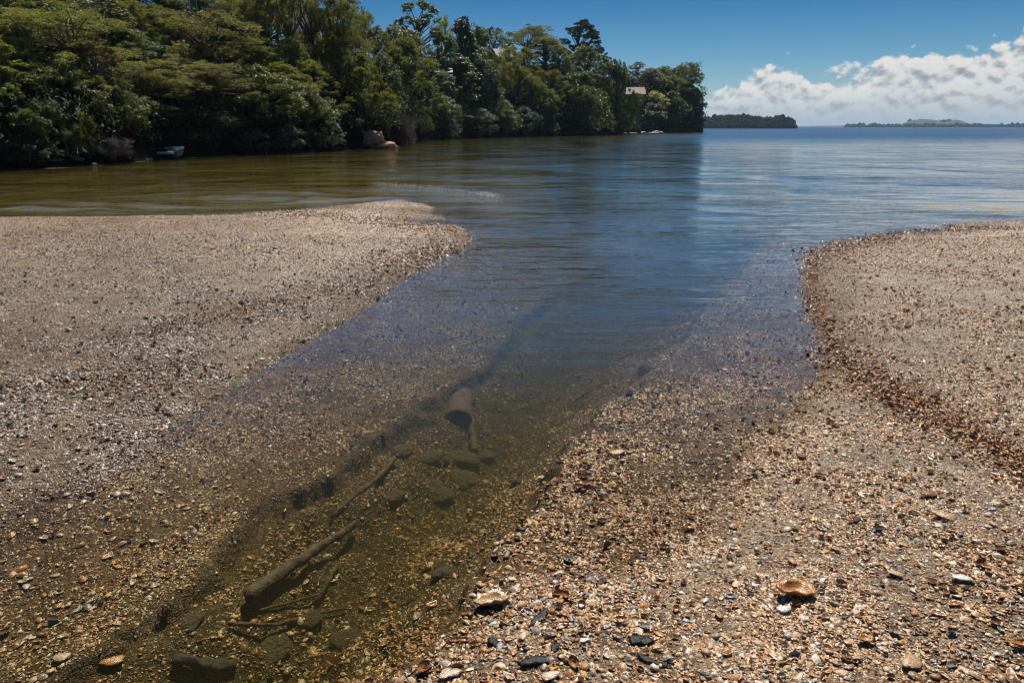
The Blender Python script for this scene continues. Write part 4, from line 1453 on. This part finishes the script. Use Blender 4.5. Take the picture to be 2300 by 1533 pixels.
rng_ = np.random.default_rng(3)
pts = []
for i in range(900):
    a = rng_.integers(0, isl.shape[0])
    b = rng_.random() * 3
    j = int(b)
    p = isl[a, j] * (1 - (b - j)) + isl[a, j + 1] * (b - j)
    if p[2] > 0.2:
        pts.append(p)
far_wood("island_wood", "dark trees covering the island as one mass", pts, 1.8, 3.8, 61)
pts = []
for i in range(320):
    px = rng_.uniform(1900, 2420)
    q = along(px, 2590 + rng_.uniform(0, 150))
    pts.append((q[0], q[1], rng_.uniform(1, 5)))
for i in range(22):
    px = rng_.choice([2044, 2052, 2060, 2068, 2118, 2126]) + rng_.normal() * 5
    q = along(px, 3300 + 220)
    pts.append((q[0], q[1], up_at(273, px, 3500)))
far_wood("coast_trees", "dark line of trees along the low coast across the bay", pts, 4, 9, 62)


# ------------------------------------------------------------------ shells
PAL = 1.42 * np.array([[0.44, 0.29, 0.16], [0.50, 0.36, 0.22], [0.36, 0.21, 0.10], [0.38, 0.175, 0.055], [0.22, 0.115, 0.05], [0.24, 0.22, 0.205],
                [0.58, 0.50, 0.40], [0.62, 0.58, 0.53], [0.06, 0.05, 0.045], [0.30, 0.30, 0.31]])
PW = np.array([0.23, 0.20, 0.16, 0.09, 0.08, 0.08, 0.08, 0.03, 0.02, 0.02])
PW_BROWN = np.array([0.10, 0.04, 0.20, 0.26, 0.24, 0.05, 0.03, 0.01, 0.06, 0.01])


def shell_dome(rings=3, seg=9, cup=False, seed=0, ridge=0.06):
    """half of a cockle: oval, domed, ribbed, beaked at one side"""
    rng = np.random.default_rng(seed)
    hd = 0.42 if cup else 0.27
    V = [(0.0, 0.0, hd)]
    for r in range(1, rings + 1):
        t = r / rings
        for s in range(seg):
            a = s / seg * 2 * math.pi
            rad = 0.5 * t * (1 + ridge * math.cos(s * math.pi)) * (1 + 0.10 * math.cos(2 * a)) * (1 + rng.normal() * 0.035)
            z = hd * (1 - t ** 2.2)
            V.append((rad * math.cos(a) + 0.10 * (1 - t), rad * 0.80 * math.sin(a), z))
    T3 = [(0, 1 + s, 1 + (s + 1) % seg) for s in range(seg)]
    Q = []
    for r in range(rings - 1):
        for s in range(seg):
            a, b = 1 + r * seg + s, 1 + r * seg + (s + 1) % seg
            Q.append((a, a + seg, b + seg, b))
    V = np.array(V)
    if cup:
        V[:, 2] = 0.46 - V[:, 2]
        # outer skin under the inner bowl so that the rim has thickness
        n = len(V)
        o = V * [1.04, 1.04, 1.0] + [0, 0, -0.06]
        V = np.vstack([V, o])
        T3 = T3 + [(n + a, n + c, n + b) for a, b, c in T3]
        last = 1 + (rings - 1) * seg
        Q = Q + [(n + a, n + d, n + c, n + b) for a, b, c, d in Q]
        Q += [(last + s, last + (s + 1) % seg, n + last + (s + 1) % seg, n + last + s) for s in range(seg)]
    return V, np.array(T3), np.array(Q)


def shard(seed, n=7, thick=0.10, bend=0.25):
    """broken oyster flake: irregular bent plate with thickness"""
    rng = np.random.default_rng(seed)
    ang = np.sort(rng.uniform(0, 2 * math.pi, n) * 0.3 + np.linspace(0, 2 * math.pi, n, endpoint=False) * 1.0)
    rad = 0.5 * rng.uniform(0.6, 1.1, n)
    x, y = rad * np.cos(ang), rad * 0.62 * np.sin(ang)
    z = bend * (x * x * 1.2 - 0.1) + rng.normal(size=n) * 0.035
    top = np.column_stack([x, y, z + thick])
    bot = np.column_stack([x * 0.96, y * 0.96, z])
    V = np.vstack([[(0, 0, thick * 1.25)], top, bot])
    T3 = [(0, 1 + i, 1 + (i + 1) % n) for i in range(n)]
    Q = [(1 + i, 1 + n + i, 1 + n + (i + 1) % n, 1 + (i + 1) % n) for i in range(n)]
    return V, np.array(T3), np.array(Q)


def pebble(seed):
    v, f = blob(0.5, 0.4, 0.2, seed, 0.15, 1)
    return v + [0, 0, 0.12], f[0], np.zeros((0, 4), int)


SP = [shell_dome(3, 10, seed=1), shell_dome(2, 8, seed=2), shell_dome(2, 8, True, seed=3), shard(4), shard(5, 6, 0.09, -0.3), shard(6, 8, 0.08, 0.4),
      shard(7, 6, 0.07, 0.1), pebble(8), pebble(9), shard(10, 5, 0.12, 0.5)]
SPW = np.array([0.04, 0.09, 0.05, 0.17, 0.17, 0.16, 0.18, 0.03, 0.02, 0.09])
SP_FAR = [shell_dome(1, 6, seed=11), shard(12, 5, 0.2, 0.3), shard(13, 5, 0.25, -0.3)]


def instance(protos, which, P, S, yaw, tilt, tdir, col):
    """copies of small meshes merged into vertex, tri and quad arrays"""
    Vs, Ts, Qs, Cs, off = [], [], [], [], 0
    for k, (v, t, q) in enumerate(protos):
        i = np.where(which == k)[0]
        if not len(i):
            continue
        c, s = np.cos(yaw[i]), np.sin(yaw[i])
        x = v[None, :, 0] * c[:, None] - v[None, :, 1] * s[:, None]
        y = v[None, :, 0] * s[:, None] + v[None, :, 1] * c[:, None]
        z = np.repeat(v[None, :, 2], len(i), 0)
        # tilt: shear-like rotation towards tdir
        cd, sd = np.cos(tdir[i])[:, None], np.sin(tdir[i])[:, None]
        ct, st = np.cos(tilt[i])[:, None], np.sin(tilt[i])[:, None]
        u = x * cd + y * sd
        w_ = -x * sd + y * cd
        u2 = u * ct + z * st
        z2 = -u * st + z * ct
        x = u2 * cd - w_ * sd
        y = u2 * sd + w_ * cd
        V = np.stack([x, y, z2], -1) * S[i][:, None, None] + P[i][:, None, :]
        nv = len(v)
        b = off + np.arange(len(i)) * nv
        Vs.append(V.reshape(-1, 3))
        if len(t):
            Ts.append((t[None] + b[:, None, None]).reshape(-1, 3))
        if len(q):
            Qs.append((q[None] + b[:, None, None]).reshape(-1, 4))
        Cs.append(np.repeat(col[i], nv, 0))
        off += nv * len(i)
    polys = []
    if Ts:
        polys.append(np.vstack(Ts))
    if Qs:
        polys.append(np.vstack(Qs))
    return np.vstack(Vs), polys, np.vstack(Cs)


BANDS = [([(1870, 800), (1990, 890), (2080, 960), (2200, 1040), (2330, 1110), (2800, 1330)], 0.19),
         ([(1830, 570), (1815, 640), (1850, 740), (1880, 800)], 0.10),
         ([(1010, 555), (900, 600), (800, 650), (640, 690), (480, 720)], 0.35),
         ([(330, 770), (480, 730), (650, 690)], 0.22),
         ([(1840, 565), (2000, 525), (2150, 512), (2300, 520), (2600, 525)], 0.30),
         ([(0, 900), (250, 880), (420, 840)], 0.30),
         ([(620, 480), (800, 500), (980, 520)], 0.5)]


def shell_cols(rng, Q, n):
    brown = np.zeros(n)
    for pts, w in BANDS:
        brown = np.maximum(brown, near_line(Q, pts, w))
    brown = np.clip(brown + 0.35 * sstep(fbm(Q[:, 0] * 2.5, Q[:, 1] * 2.5, seed=41), 0.15, 0.45), 0, 1)
    i0 = rng.choice(len(PAL), n, p=PW / PW.sum())
    i1 = rng.choice(len(PAL), n, p=PW_BROWN / PW_BROWN.sum())
    idx = np.where(rng.random(n) < brown * 0.85, i1, i0)
    c = PAL[idx] * rng.uniform(0.7, 1.25, n)[:, None]
    return np.column_stack([np.clip(c, 0, 0.8), rng.random(n)]), brown


def build_shells():
    rng = np.random.default_rng(55)
    # candidates over the seen part of the bars, shelf and channel
    n = 1380000
    y = 0.9 + (9.5 - 0.9) * rng.random(n) ** 1.25
    x = (rng.random(n) * 2 - 1) * (1.15 * y + 1.1)
    Q = np.column_stack([x, y])
    z, sa, sb, cw = ground_z(Q, True)
    s = np.maximum(sa, sb)
    clump = 0.35 + 1.2 * sstep(fbm(x * 3.2, y * 3.2, seed=44), -0.25, 0.35)
    dens = np.where(s > 0, 1.0, 0.85) * clump
    silt = sstep(cw, 0.0, 0.1) * (s < 0.1)
    dens = dens * (1 - silt * 0.55)
    dens *= np.where((s < 0) & (silt < 0.5), np.clip(1.1 + s * 0.35, 0.3, 1), 1)
    right = (sb > -1.2)
    dens *= np.where(right, 1.0, 0.85)
    dens *= np.where((cw > -0.03) & (cw < 0.07) & (s < 0.1), 0.12, 1.0)
    dens = dens * (1 - 0.45 * sstep(np.abs(x), 0.84 * y + 0.3, 0.95 * y + 0.7))
    keep = rng.random(n) < dens * 0.70
    Q, z, s, sb, silt, cwk = Q[keep], z[keep], s[keep], sb[keep], silt[keep], cw[keep]
    n = len(Q)
    col, brown = shell_cols(rng, Q, n)
    which = rng.choice(len(SP), n, p=SPW / SPW.sum())
    S = 0.0065 + 0.013 * rng.random(n) ** 1.6
    bigs = rng.random(n) < (0.035 + 0.14 * brown)
    S = np.where(bigs, rng.uniform(0.018, 0.034, n), S)
    edge = np.exp(-np.maximum(-cwk, 0) / 0.45) * (silt < 0.5) * (sb > -0.9) * (Q[:, 1] < 4)
    S = S * (1 + 0.45 * edge) * np.where(silt > 0.5, 1.15, 1.0) * (1 + 0.03 * Q[:, 1])
    col[:, :3] *= np.where((silt > 0.5)[:, None], [0.75, 0.62, 0.42], [1.0, 1.0, 1.0])
    yaw = rng.random(n) * 6.283
    tilt = np.abs(rng.normal(size=n)) * 0.30
    tdir = rng.random(n) * 6.283
    P = np.column_stack([Q, z + S * rng.uniform(-0.12, 0.10, n) + 0.010 * brown * rng.random(n)])
    wetc = wetness(Q, z)[:, None]
    col[:, :3] *= 1 - wetc * [0.20, 0.25, 0.33] * (silt < 0.5)[:, None]
    lefty = sstep(-Q[:, 0], 0.2, 1.2)[:, None] * (s > -0.05)[:, None]
    g_ = col[:, :3].mean(1, keepdims=True)
    col[:, :3] = col[:, :3] * (1 - 0.6 * lefty) + g_ * np.array([1.10, 1.03, 0.96]) * 0.6 * lefty
    a = instance(SP, which, P, S, yaw, tilt, tdir, col)
    # middle distance: sparser, simpler pieces
    m = 115000
    y = 7.5 + (22 - 7.5) * rng.random(m) ** 1.3
    x = (rng.random(m) * 2 - 1) * (1.05 * y + 0.8)
    Q = np.column_stack([x, y])
    z, sa, sb, cw = ground_z(Q, True)
    s = np.maximum(sa, sb)
    keep = (rng.random(m) < 0.8 * np.where(s > -0.1, 1.0, np.clip(1.0 + (s + 0.1) / 1.3, 0, 1) ** 2))
    Q, z, s = Q[keep], z[keep], s[keep]
    m = len(Q)
    col, brown = shell_cols(rng, Q, m)
    col[:, :3] *= 1 - wetness(Q, z)[:, None] * [0.42, 0.46, 0.52]
    col[:, :3] = np.maximum(col[:, :3], 0.13 * np.array([1.1, 0.9, 0.7]))
    S = (0.018 + 0.022 * rng.random(m) ** 2) * (0.75 + Q[:, 1] / 32) * (1 + 0.5 * brown)
    which = rng.integers(0, len(SP_FAR), m)
    P = np.column_stack([Q, z - S * 0.05 + 0.01 * brown])
    b = instance(SP_FAR, which, P, S, rng.random(m) * 6.283, np.abs(rng.normal(size=m)) * 0.35, rng.random(m) * 6.283, col)
    # the strandline: a dark brown ridge of heaped shells and weed
    cc, ss, zz = [], [], []
    for (pts, w), cnt in zip(BANDS, (7200, 900, 1100, 500, 700, 500, 400)):
        L = trace(pts)
        t = rng.random(cnt) * (len(L) - 1)
        i = np.minimum(t.astype(int), len(L) - 2)
        c_ = L[i] + (L[i + 1] - L[i]) * (t - i)[:, None] + rng.normal(size=(cnt, 2)) * w * 0.42
        cc.append(c_)
        ss.append(rng.uniform(0.010, 0.030, cnt) * (0.8 + 0.06 * c_[:, 1]))
    Q = np.vstack(cc)
    S = np.concatenate(ss)
    z, sa, sb, cw = ground_z(Q, True)
    ok = (np.maximum(sa, sb) > -0.03) & (rng.random(len(Q)) < 0.35 + 1.3 * sstep(fbm(Q[:, 0] * 4, Q[:, 1] * 4, seed=51), -0.15, 0.3))
    Q, S, z = Q[ok], S[ok], z[ok]
    k = len(Q)
    ci = rng.choice(len(PAL), k, p=PW_BROWN / PW_BROWN.sum())
    col = np.column_stack([PAL[ci] * rng.uniform(0.5, 1.0, k)[:, None] * [1.0, 0.88, 0.7], rng.random(k)])
    d_ = instance(SP, rng.choice(len(SP), k, p=SPW / SPW.sum()), np.column_stack([Q, z + rng.random(k) ** 2 * 0.028]), S, rng.random(k) * 6.283,
                  np.abs(rng.normal(size=k)) * 0.6, rng.random(k) * 6.283, col)
    b = (np.vstack([b[0], d_[0]]), None, np.vstack([b[2], d_[2]]), b, d_)
    v, p = merge([(a[0], a[1]), (b[3][0], b[3][1]), (d_[0], d_[1])])
    o = link("shell_gravel", mesh_np("shell_gravel", v, p, M['shell'], np.vstack([a[2], b[2]]), smooth=True))
    tag(o, "tan and brown broken shells covering the bars and the shallow bed", "shell gravel", kind='stuff')
    print("shell pieces", n, m, "verts", len(v))


build_shells()


def one_mesh(name, proto, mat, rgb, rough=0.4):
    v, t, q = proto
    return mesh_np(name, v, [t, q], M[mat], np.tile(np.array([[*rgb, rough]]), (len(v), 1)))


def oyster(seed, cup=True):
    """big oyster valve: long irregular bowl with a flaky rim"""
    rng = np.random.default_rng(seed)
    seg, rings = 22, 5
    wob = 1 + 0.12 * np.sin(np.arange(seg) * 2 * math.pi / seg * 3 + seed) + rng.normal(size=seg) * 0.06
    V = [(0, 0, 0.03)]
    for r in range(1, rings + 1):
        t = r / rings
        for s in range(seg):
            a = s / seg * 2 * math.pi
            rad = 0.5 * t * (1 + (wob[s] - 1) * t)
            V.append((rad * math.cos(a), rad * 0.60 * math.sin(a), 0.20 * t ** 2.4 + (0.03 * rng.normal() * t)))
    V = np.array(V)
    n = len(V)
    o = V * [1.05, 1.05, 1.0] + [0, 0, -0.05]
    T3 = [(0, 1 + s, 1 + (s + 1) % seg) for s in range(seg)]
    Q = []
    for r in range(rings - 1):
        for s in range(seg):
            a, b = 1 + r * seg + s, 1 + r * seg + (s + 1) % seg
            Q.append((a, a + seg, b + seg, b))
    last = 1 + (rings - 1) * seg
    T3 = T3 + [(n + a, n + c, n + b) for a, b, c in T3]
    Q = Q + [(n + a, n + d, n + c, n + b) for a, b, c, d in Q]
    Q += [(last + s, n + last + s, n + last + (s + 1) % seg, last + (s + 1) % seg) for s in range(seg)]
    V = np.vstack([V, o])
    if not cup:
        V[:, 2] = (0.2 - V[:, 2]) * 0.45
        T3 = [(a, c, b) for a, b, c in T3]
        Q = [(a, d, c, b) for a, b, c, d in Q]
    return V, np.array(T3), np.array(Q)


def put(name, me, px, py, size, label, cat, group=None, yaw=0.0, tilt=(0, 0), zoff=0.0, bed=None, sc=None):
    """lay a thing on the ground under a pixel of the photograph"""
    z = 0.0
    for _ in range(6):
        p = at(px, py, z)
        z = float(ground_z(p[None, :2])[0])
    o = link(name, me, loc=(p[0], p[1], z + zoff))
    o.scale = (size,) * 3 if sc is None else sc
    o.rotation_euler = (tilt[0], tilt[1], yaw)
    tag(o, label, cat, group)
    return o


def build_individual_shells():
    TAN, OR, BR, CR, WH, GR = (0.46, 0.30, 0.16), (0.42, 0.20, 0.06), (0.26, 0.13, 0.05), (0.55, 0.44, 0.32), (0.66, 0.62, 0.56), (0.28, 0.25, 0.23)
    uniq = [
        (1785, 1332, 66, 'cup', OR, "large orange-brown oyster shell lying open like a bowl on the right bar", 0.1),
        (2045, 1490, 64, 'dome', TAN, "long tan oyster shell at the bottom edge of the right bar", 0.7),
        (1395, 1395, 40, 'cup', OR, "wet orange shell cup with bright glints beside the black wood", 0.1),
        (1475, 1455, 34, 'dome', OR, "round shiny orange shell right of the glinting black wood", 0.0),
        (1312, 1440, 30, 'dome', WH, "white oval shell in the gravel left of the glinting black wood", 0.2),
        (1280, 1480, 38, 'cup', CR, "cream fan-shaped shell right of the long black wood", -0.5),
        (1940, 1440, 40, 'cup', OR, "brown shell ring lying open near the bottom of the right bar", 0.2),
        (2290, 1450, 44, 'cup', OR, "deep brown shell cup at the lower right edge", 0.0),
        (1548, 1185, 36, 'cup', OR, "orange oyster shell at the thin water film's edge", 0.2),
        (1385, 1016, 56, 'dome', TAN, "long tan oyster shell lying under the thin film of water", 0.1),
        (1175, 1430, 34, 'dome', CR, "upright pale yellow shell between the black wood pieces", 1.3),
        (1105, 1355, 66, 'cup', TAN, "crusty oyster shell hanging over the channel's right edge", 0.2),
        (1215, 1075, 32, 'cup', WH, "pale broken shell at the channel's right corner", 0.5),
        (250, 1462, 60, 'dome', OR, "yellowish oyster shell on the channel's left edge at the bottom", 0.5),
        (140, 1478, 44, 'dome', CR, "pale crusty shell at the bottom left under the water", 0.3),
        (806, 909, 14, 'dome', WH, "round white shell on the left shelf under the water", 0.0),
        (857, 905, 13, 'dome', CR, "second round pale shell right of the round white one", 0.0),
        (2160, 1300, 46, 'dome', WH, "white chalky shell near the right edge", -0.4),
        (2010, 1290, 40, 'dome', TAN, "folded tan oyster shell in the middle of the right bar", -0.5),
        (2120, 1160, 60, 'dome', TAN, "tan oyster shell on the brown shell band of the right bar", -0.5),
        (2085, 1110, 44, 'dome', BR, "dark brown shell on the brown band of the right bar", 0.3),
        (1760, 1370, 40, 'dome', WH, "white shell just below the open oyster bowl", 0.2),
        (1235, 1520, 52, 'dome', CR, "cream crusty shell at the bottom right of the channel mouth", 0.3),
        (1010, 1515, 64, 'dome', CR, "cream crusty shell at the bottom edge by the channel", 0.2),
        (1500, 1478, 30, 'dome', GR, "grey round shell at the bottom near the shiny orange one", 0.0),
    ]
    for i, (px, py, w, kd, rgb, lab, yaw) in enumerate(uniq):
        pr = oyster(300 + i, kd == 'cup')
        p = at(px, py)
        D = np.linalg.norm(p - [0, 0, CAM_H])
        me = one_mesh("oyster_shell", pr, 'shell', rgb, 0.15)
        size = w / F_PX * D * (1.08 if i in (0, 11) else 0.68)
        put("oyster_shell", me, px, py + 4, size, lab, "shell", None, yaw, (0.12 * math.sin(i), 0.12 * math.cos(i)), 0.012)
    # plain shells too alike to tell apart
    rng = random.Random(9)
    kinds = [("tan", TAN), ("orange", OR), ("cream", CR), ("brown", BR), ("grey", GR)]
    meshes = {}
    for nm, rgb in kinds:
        meshes[nm] = [one_mesh("cockle_shell", shell_dome(4, 16, False, 70, 0.04), 'shell', rgb, 0.2),
                      one_mesh("cockle_shell", oyster(71, False), 'shell', rgb, 0.2),
                      one_mesh("cockle_shell", oyster(72, True), 'shell', rgb, 0.2)]
    zones = [("lying loose on the right shell bar", (1080, 2300, 1120, 1530), 130), ("under the shallow water of the left shelf", (20, 620, 1080, 1480), 70),
             ("on the channel floor", (620, 1080, 1120, 1520), 35), ("on the near part of the left bar", (0, 420, 800, 1090), 30)]
    for zn, (x0, x1, y0, y1), cnt in zones:
        c = 0
        while c < cnt:
            px, py = rng.uniform(x0, x1), y0 + (y1 - y0) * rng.random() ** 0.8
            p = at(px, py)
            q = p[None, :2]
            z, sa, sb, cw = ground_z(q, True)
            s, cwv = max(sa[0], sb[0]), cw[0]
            ok = {"lying": sb[0] > 0.02, "under": (s < -0.02 and cwv < -0.02 and px < 800), "on the channel floor": cwv > 0.08 and s < 0,
                  "on the near": sa[0] > 0.02}
            key = "on the channel floor" if "floor" in zn else "on the near" if "near" in zn else zn.split()[0]
            if not ok[key]:
                continue
            nm, rgb = kinds[rng.choices(range(5), [5, 3, 3, 2, 2])[0]]
            me = rng.choice(meshes[nm])
            size = rng.uniform(0.022, 0.042)
            put("shell", me, px, py, size, "%s shell %s" % (nm, zn), "shell", "%s shells %s" % (nm, zn), rng.uniform(0, 6.28),
                (rng.uniform(-.2, .2), rng.uniform(-.2, .2)), 0.004)
            c += 1


build_individual_shells()


# ------------------------------------------------------------------ channel things: pipe, logs, stones, wood
def line3(pts, zrel):
    out = []
    for (px, py), dz in zip(pts, zrel):
        z = -0.2
        for _ in range(6):
            p = at(px, py, z)
            z = float(ground_z(p[None, :2])[0]) + dz
        out.append(np.array([p[0], p[1], z]))
    return np.array(out)


def smooth_line(P, n):
    t = np.linspace(0, len(P) - 1, n)
    return np.column_stack([np.interp(t, np.arange(len(P)), P[:, k]) for k in range(3)])


def build_log(name, pts, zrel, r0, r1, mat, label, cat, seed, n=26, sides=10, group=None, rough=0.12):
    P = smooth_line(line3(pts, zrel), n)
    rng = np.random.default_rng(seed)
    P[1:-1] += rng.normal(size=(n - 2, 3)) * r0 * 0.10
    rad = np.linspace(r0, r1, n) * (1 + rough * fbm(np.arange(n) * 0.35, np.zeros(n), seed=seed))
    v, pl = tube(P, rad, sides)
    # splintered ends
    for e in (slice(0, sides), slice((n - 1) * sides, n * sides)):
        ax = (P[1] - P[0]) / np.linalg.norm(P[1] - P[0])
        v[e] += ax * rng.uniform(-1.6, 0.4, sides)[:, None] * r0
    v += (fbm(v[:, 0] * 40, v[:, 1] * 40, v[:, 2] * 40, seed=seed)[:, None] * r0 * 0.25)
    c = P.mean(0)
    o = link(name, mesh_np(name, v - c, pl, M[mat]), loc=c)
    tag(o, label, cat, group)
    return o


def build_channel_things():
    # the pipe: open near end, running away along the channel
    R = 0.090
    bedz = float(ground_z(at(1028, 950, -0.25)[None, :2])[0])
    top = bedz + R * 0.74
    a = at(1028, 921, top)
    b = at(1034, 852, top - 0.02)
    a[2] = bedz - R * 0.26
    b[2] = a[2] - 0.02
    ax = b - a
    ax /= np.linalg.norm(ax)
    n, sd = 12, 28
    P = smooth_line(np.array([a, b]), n)
    vo, po = tube(P, [R] * n, sd, False)
    vi, pi_ = tube(P, [R * 0.88] * n, sd, False)
    vo = vo + fbm(vo[:, 0] * 18, vo[:, 1] * 18, vo[:, 2] * 18, seed=4)[:, None] * 0.006
    N = len(vo)
    ring = np.array([[s, (s + 1) % sd, N + (s + 1) % sd, N + s] for s in range(sd)])
    e = (n - 1) * sd
    ring2 = ring + e
    v = np.vstack([vo, vi])
    root = link("pipe", mesh_np("pipe", v - a, [po[0], pi_[0][:, ::-1] + N, ring[:, ::-1], ring2], M['pipe']), loc=a)
    tag(root, "rusty pinkish open-ended pipe lying in the channel", "pipe")
    build_log("sunken_log", [(560, 1338), (690, 1245), (800, 1160)], [0.05, 0.06, 0.05], 0.031, 0.013, 'wood', "thick pale sunken log pointing up the channel", "log", 1)
    build_log("sunken_branch", [(748, 1158), (800, 1110), (850, 1070), (888, 1028)], [0.02, 0.03, 0.035, 0.03], 0.010, 0.014, 'wood',
              "thin straight sunken branch beyond the thick log", "branch", 2)
    build_log("sunken_board", [(1058, 950), (1062, 985), (1066, 1020)], [0.02, 0.03, 0.02], 0.022, 0.022, 'wood', "short pale stake between the pipe and the round stone", "stake", 3, 10)
    build_log("sunken_branch", [(520, 1400), (620, 1402), (720, 1375), (780, 1365)], [0.02, 0.03, 0.02, 0.02], 0.008, 0.005, 'wood', "curved thin sunken branch below the thick log", "branch", 4)
    build_log("sunken_stick", [(715, 1345), (745, 1290), (760, 1265)], [0.02, 0.02, 0.02], 0.010, 0.008, 'wood', "short sunken stick standing out below the thick log's middle", "stick", 5, 10)
    build_log("sunken_stick", [(560, 1375), (640, 1355), (720, 1335)], [0.01, 0.015, 0.01], 0.006, 0.005, 'wood', "thin sunken stick under the thick log's lower end", "stick", 7, 12)
    build_log("sunken_stick", [(1290, 900), (1320, 880), (1340, 870)], [0.01, 0.02, 0.01], 0.006, 0.005, 'wood', "thin sunken stick on the right slope beside the pipe", "stick", 9, 10)
    # dark stump at the bottom
    P = line3([(385, 1478), (455, 1470), (530, 1492)], [0.02, 0.03, 0.02])
    v, pl = tube(smooth_line(P, 14), 0.016 * (0.7 + 0.5 * np.sin(np.linspace(0.3, 2.9, 14))), 12)
    v += fbm(v[:, 0] * 22, v[:, 1] * 60, v[:, 2] * 22, seed=8)[:, None] * 0.018
    c = P.mean(0)
    o = link("sunken_stump", mesh_np("stump", v - c, pl, M['dark_wood']), loc=c)
    tag(o, "dark splintered stump sunk at the bottom of the channel", "stump")
    stones = [(1035, 1030, 80, "rounded brown stone in front of the pipe", 0), (905, 1010, 60, "flat brown stone left of the rounded stone", 1),
              (1085, 1022, 66, "angular stone right of the rounded stone", 2), (960, 1030, 70, "dark stone touching the rounded stone's left", 3),
              (1040, 1075, 90, "flat stone just nearer than the rounded stone", 4), (1170, 1080, 44, "stone by the channel's right corner", 5),
              (880, 1105, 66, "brown stone right of the thin straight branch", 6), (990, 1110, 80, "long flat stone in the middle of the channel floor", 7),
 (615, 1455, 84, "dark wedge stone near the bottom of the channel", 9),
              (1010, 1285, 60, "brown slab leaning on the channel's right floor", 10), (430, 1395, 60, "silted stone below the left ledge", 11),
 (700, 1390, 56, "flat stone by the curved branch's right end", 13),
 (780, 1430, 66, "flat brown stone near the bottom middle", 15),
]
    for px, py, w, lab, i in stones:
        p = at(px, py, -0.22)
        D = np.linalg.norm(p - [0, 0, CAM_H])
        s = w / F_PX * D / 2
        v, f = blob(1.0, 0.70, 0.26, 500 + i, 0.36, 3, freq=1.2)
        me = mesh_np("river_stone", v, f, M['stone'])
        put("river_stone", me, px, py, s, lab, "stone", "stones on the channel floor", i * 1.3, (0.1 * math.sin(i), 0.1), s * 0.02)
    # black wood pieces
    chips = [(1212, 1388, 62, 14, 0.45, "black wood chip with rounded ends near the channel's right edge"),
             (1215, 1492, 92, 20, -0.02, "long black wood piece with a bright glint at the bottom of the right bar"),
             (1112, 1445, 32, 16, 1.4, "black upright wood stub at the right edge of the channel"),
             (1248, 1455, 26, 12, 0.8, "small black wood chip right of the wood stub"),
             (1440, 1440, 50, 20, 0.15, "glinting black charred wood beside the wet orange shell"),
             (1470, 1485, 70, 13, -0.35, "black stick at the bottom right of the charred wood"),
             (1252, 1297, 34, 9, 0.5, "left one of two small black sticks in the wet gravel"),
             (1292, 1292, 30, 9, -0.6, "right one of two small black sticks in the wet gravel"),
             (1352, 1312, 30, 14, 0.6, "black crumb of wood right of the two small sticks"),
             (1572, 1040, 60, 7, -0.05, "flat black weed strip lying in the thin water film"),
             (1632, 1036, 14, 8, 0.3, "small black fleck right of the weed strip"),
             (1345, 1105, 40, 8, -0.9, "bent black twig under the thin water film"),
             (1640, 1255, 22, 9, -1.0, "dark grey wood sliver on the right bar"),
             (1415, 1265, 16, 8, 0.9, "dark wood sliver in the wet gravel above the shells"),
             (1925, 1170, 20, 10, 0.4, "dark shell-like crumb in the middle of the right bar"),
             (1488, 1395, 24, 9, 1.2, "black stick right of the wet orange shell")]
    rng = np.random.default_rng(2)
    for i, (px, py, L, w, yaw, lab) in enumerate(chips):
        p = at(px, py, 0.02)
        D = np.linalg.norm(p - [0, 0, CAM_H])
        Lm, wm = L / F_PX * D, w / F_PX * D * 1.15
        n = 12
        t = np.linspace(-0.5, 0.5, n)
        P = np.column_stack([t * Lm, 0.08 * Lm * np.sin(t * 3 + i), np.zeros(n)])
        rad = wm / 2 * np.sqrt(np.clip(1 - (2 * t) ** 4, 0.12, 1)) * (1 + 0.2 * rng.normal(size=n) * 0.5)
        v, pl = tube(P, rad, 9)
        v[:, 2] *= 0.4
        v += fbm(v[:, 0] * 90, v[:, 1] * 90, v[:, 2] * 90, seed=i)[:, None] * wm * 0.25
        me = mesh_np("driftwood", v, pl, M['black_wood'], smooth=True)
        put("driftwood", me, px, py, 1.0, lab, "driftwood", None, yaw * 1.6, (0, 0), wm * 0.22)


build_channel_things()


def build_foam():
    rng = np.random.default_rng(12)
    P = trace([(840, 414), (930, 419), (1030, 427), (1080, 435), (1115, 443)])
    n = 2200
    t = rng.random(n) * (len(P) - 1)
    i = np.minimum(t.astype(int), len(P) - 2)
    c = P[i] + (P[i + 1] - P[i]) * (t - i)[:, None]
    c = c + np.column_stack([rng.normal(size=n) * 0.1, rng.normal(size=n) * 0.28 - 0.08])
    v, f = blob(1, 1, 0.35, 3, 0.2, 1)
    s = rng.uniform(0.003, 0.009, n)
    V, pl, C = instance([(v, f[0], np.zeros((0, 4), int))], np.zeros(n, int), np.column_stack([c, np.full(n, 0.034)]), s,
                        rng.random(n) * 6, np.zeros(n), np.zeros(n), np.ones((n, 4)))
    o = link("foam", mesh_np("foam", V, pl, M['foam']))  # white flakes: partly foam, partly sun glitter painted as white bits
    tag(o, "white flakes standing for foam and sun glitter along the small wave off the left bar", "foam", kind='stuff')


build_foam()


def build_haze():
    m, T, out = new_mat("haze_air")
    pv = T.new('ShaderNodeVolumePrincipled', {'Color': (0.55, 0.78, 1.0, 1), 'Density': 0.00011, 'Anisotropy': 0.0})
    T.l.new(pv.outputs[0], out.inputs['Volume'])
    v, p = bx(0, 4400, 35, 19000, 9900, 100)
    o = link("haze", mesh_np("haze", v, p, m, smooth=False))
    tag(o, "thin blue sea haze over the bay", "haze", kind='stuff')


build_haze()
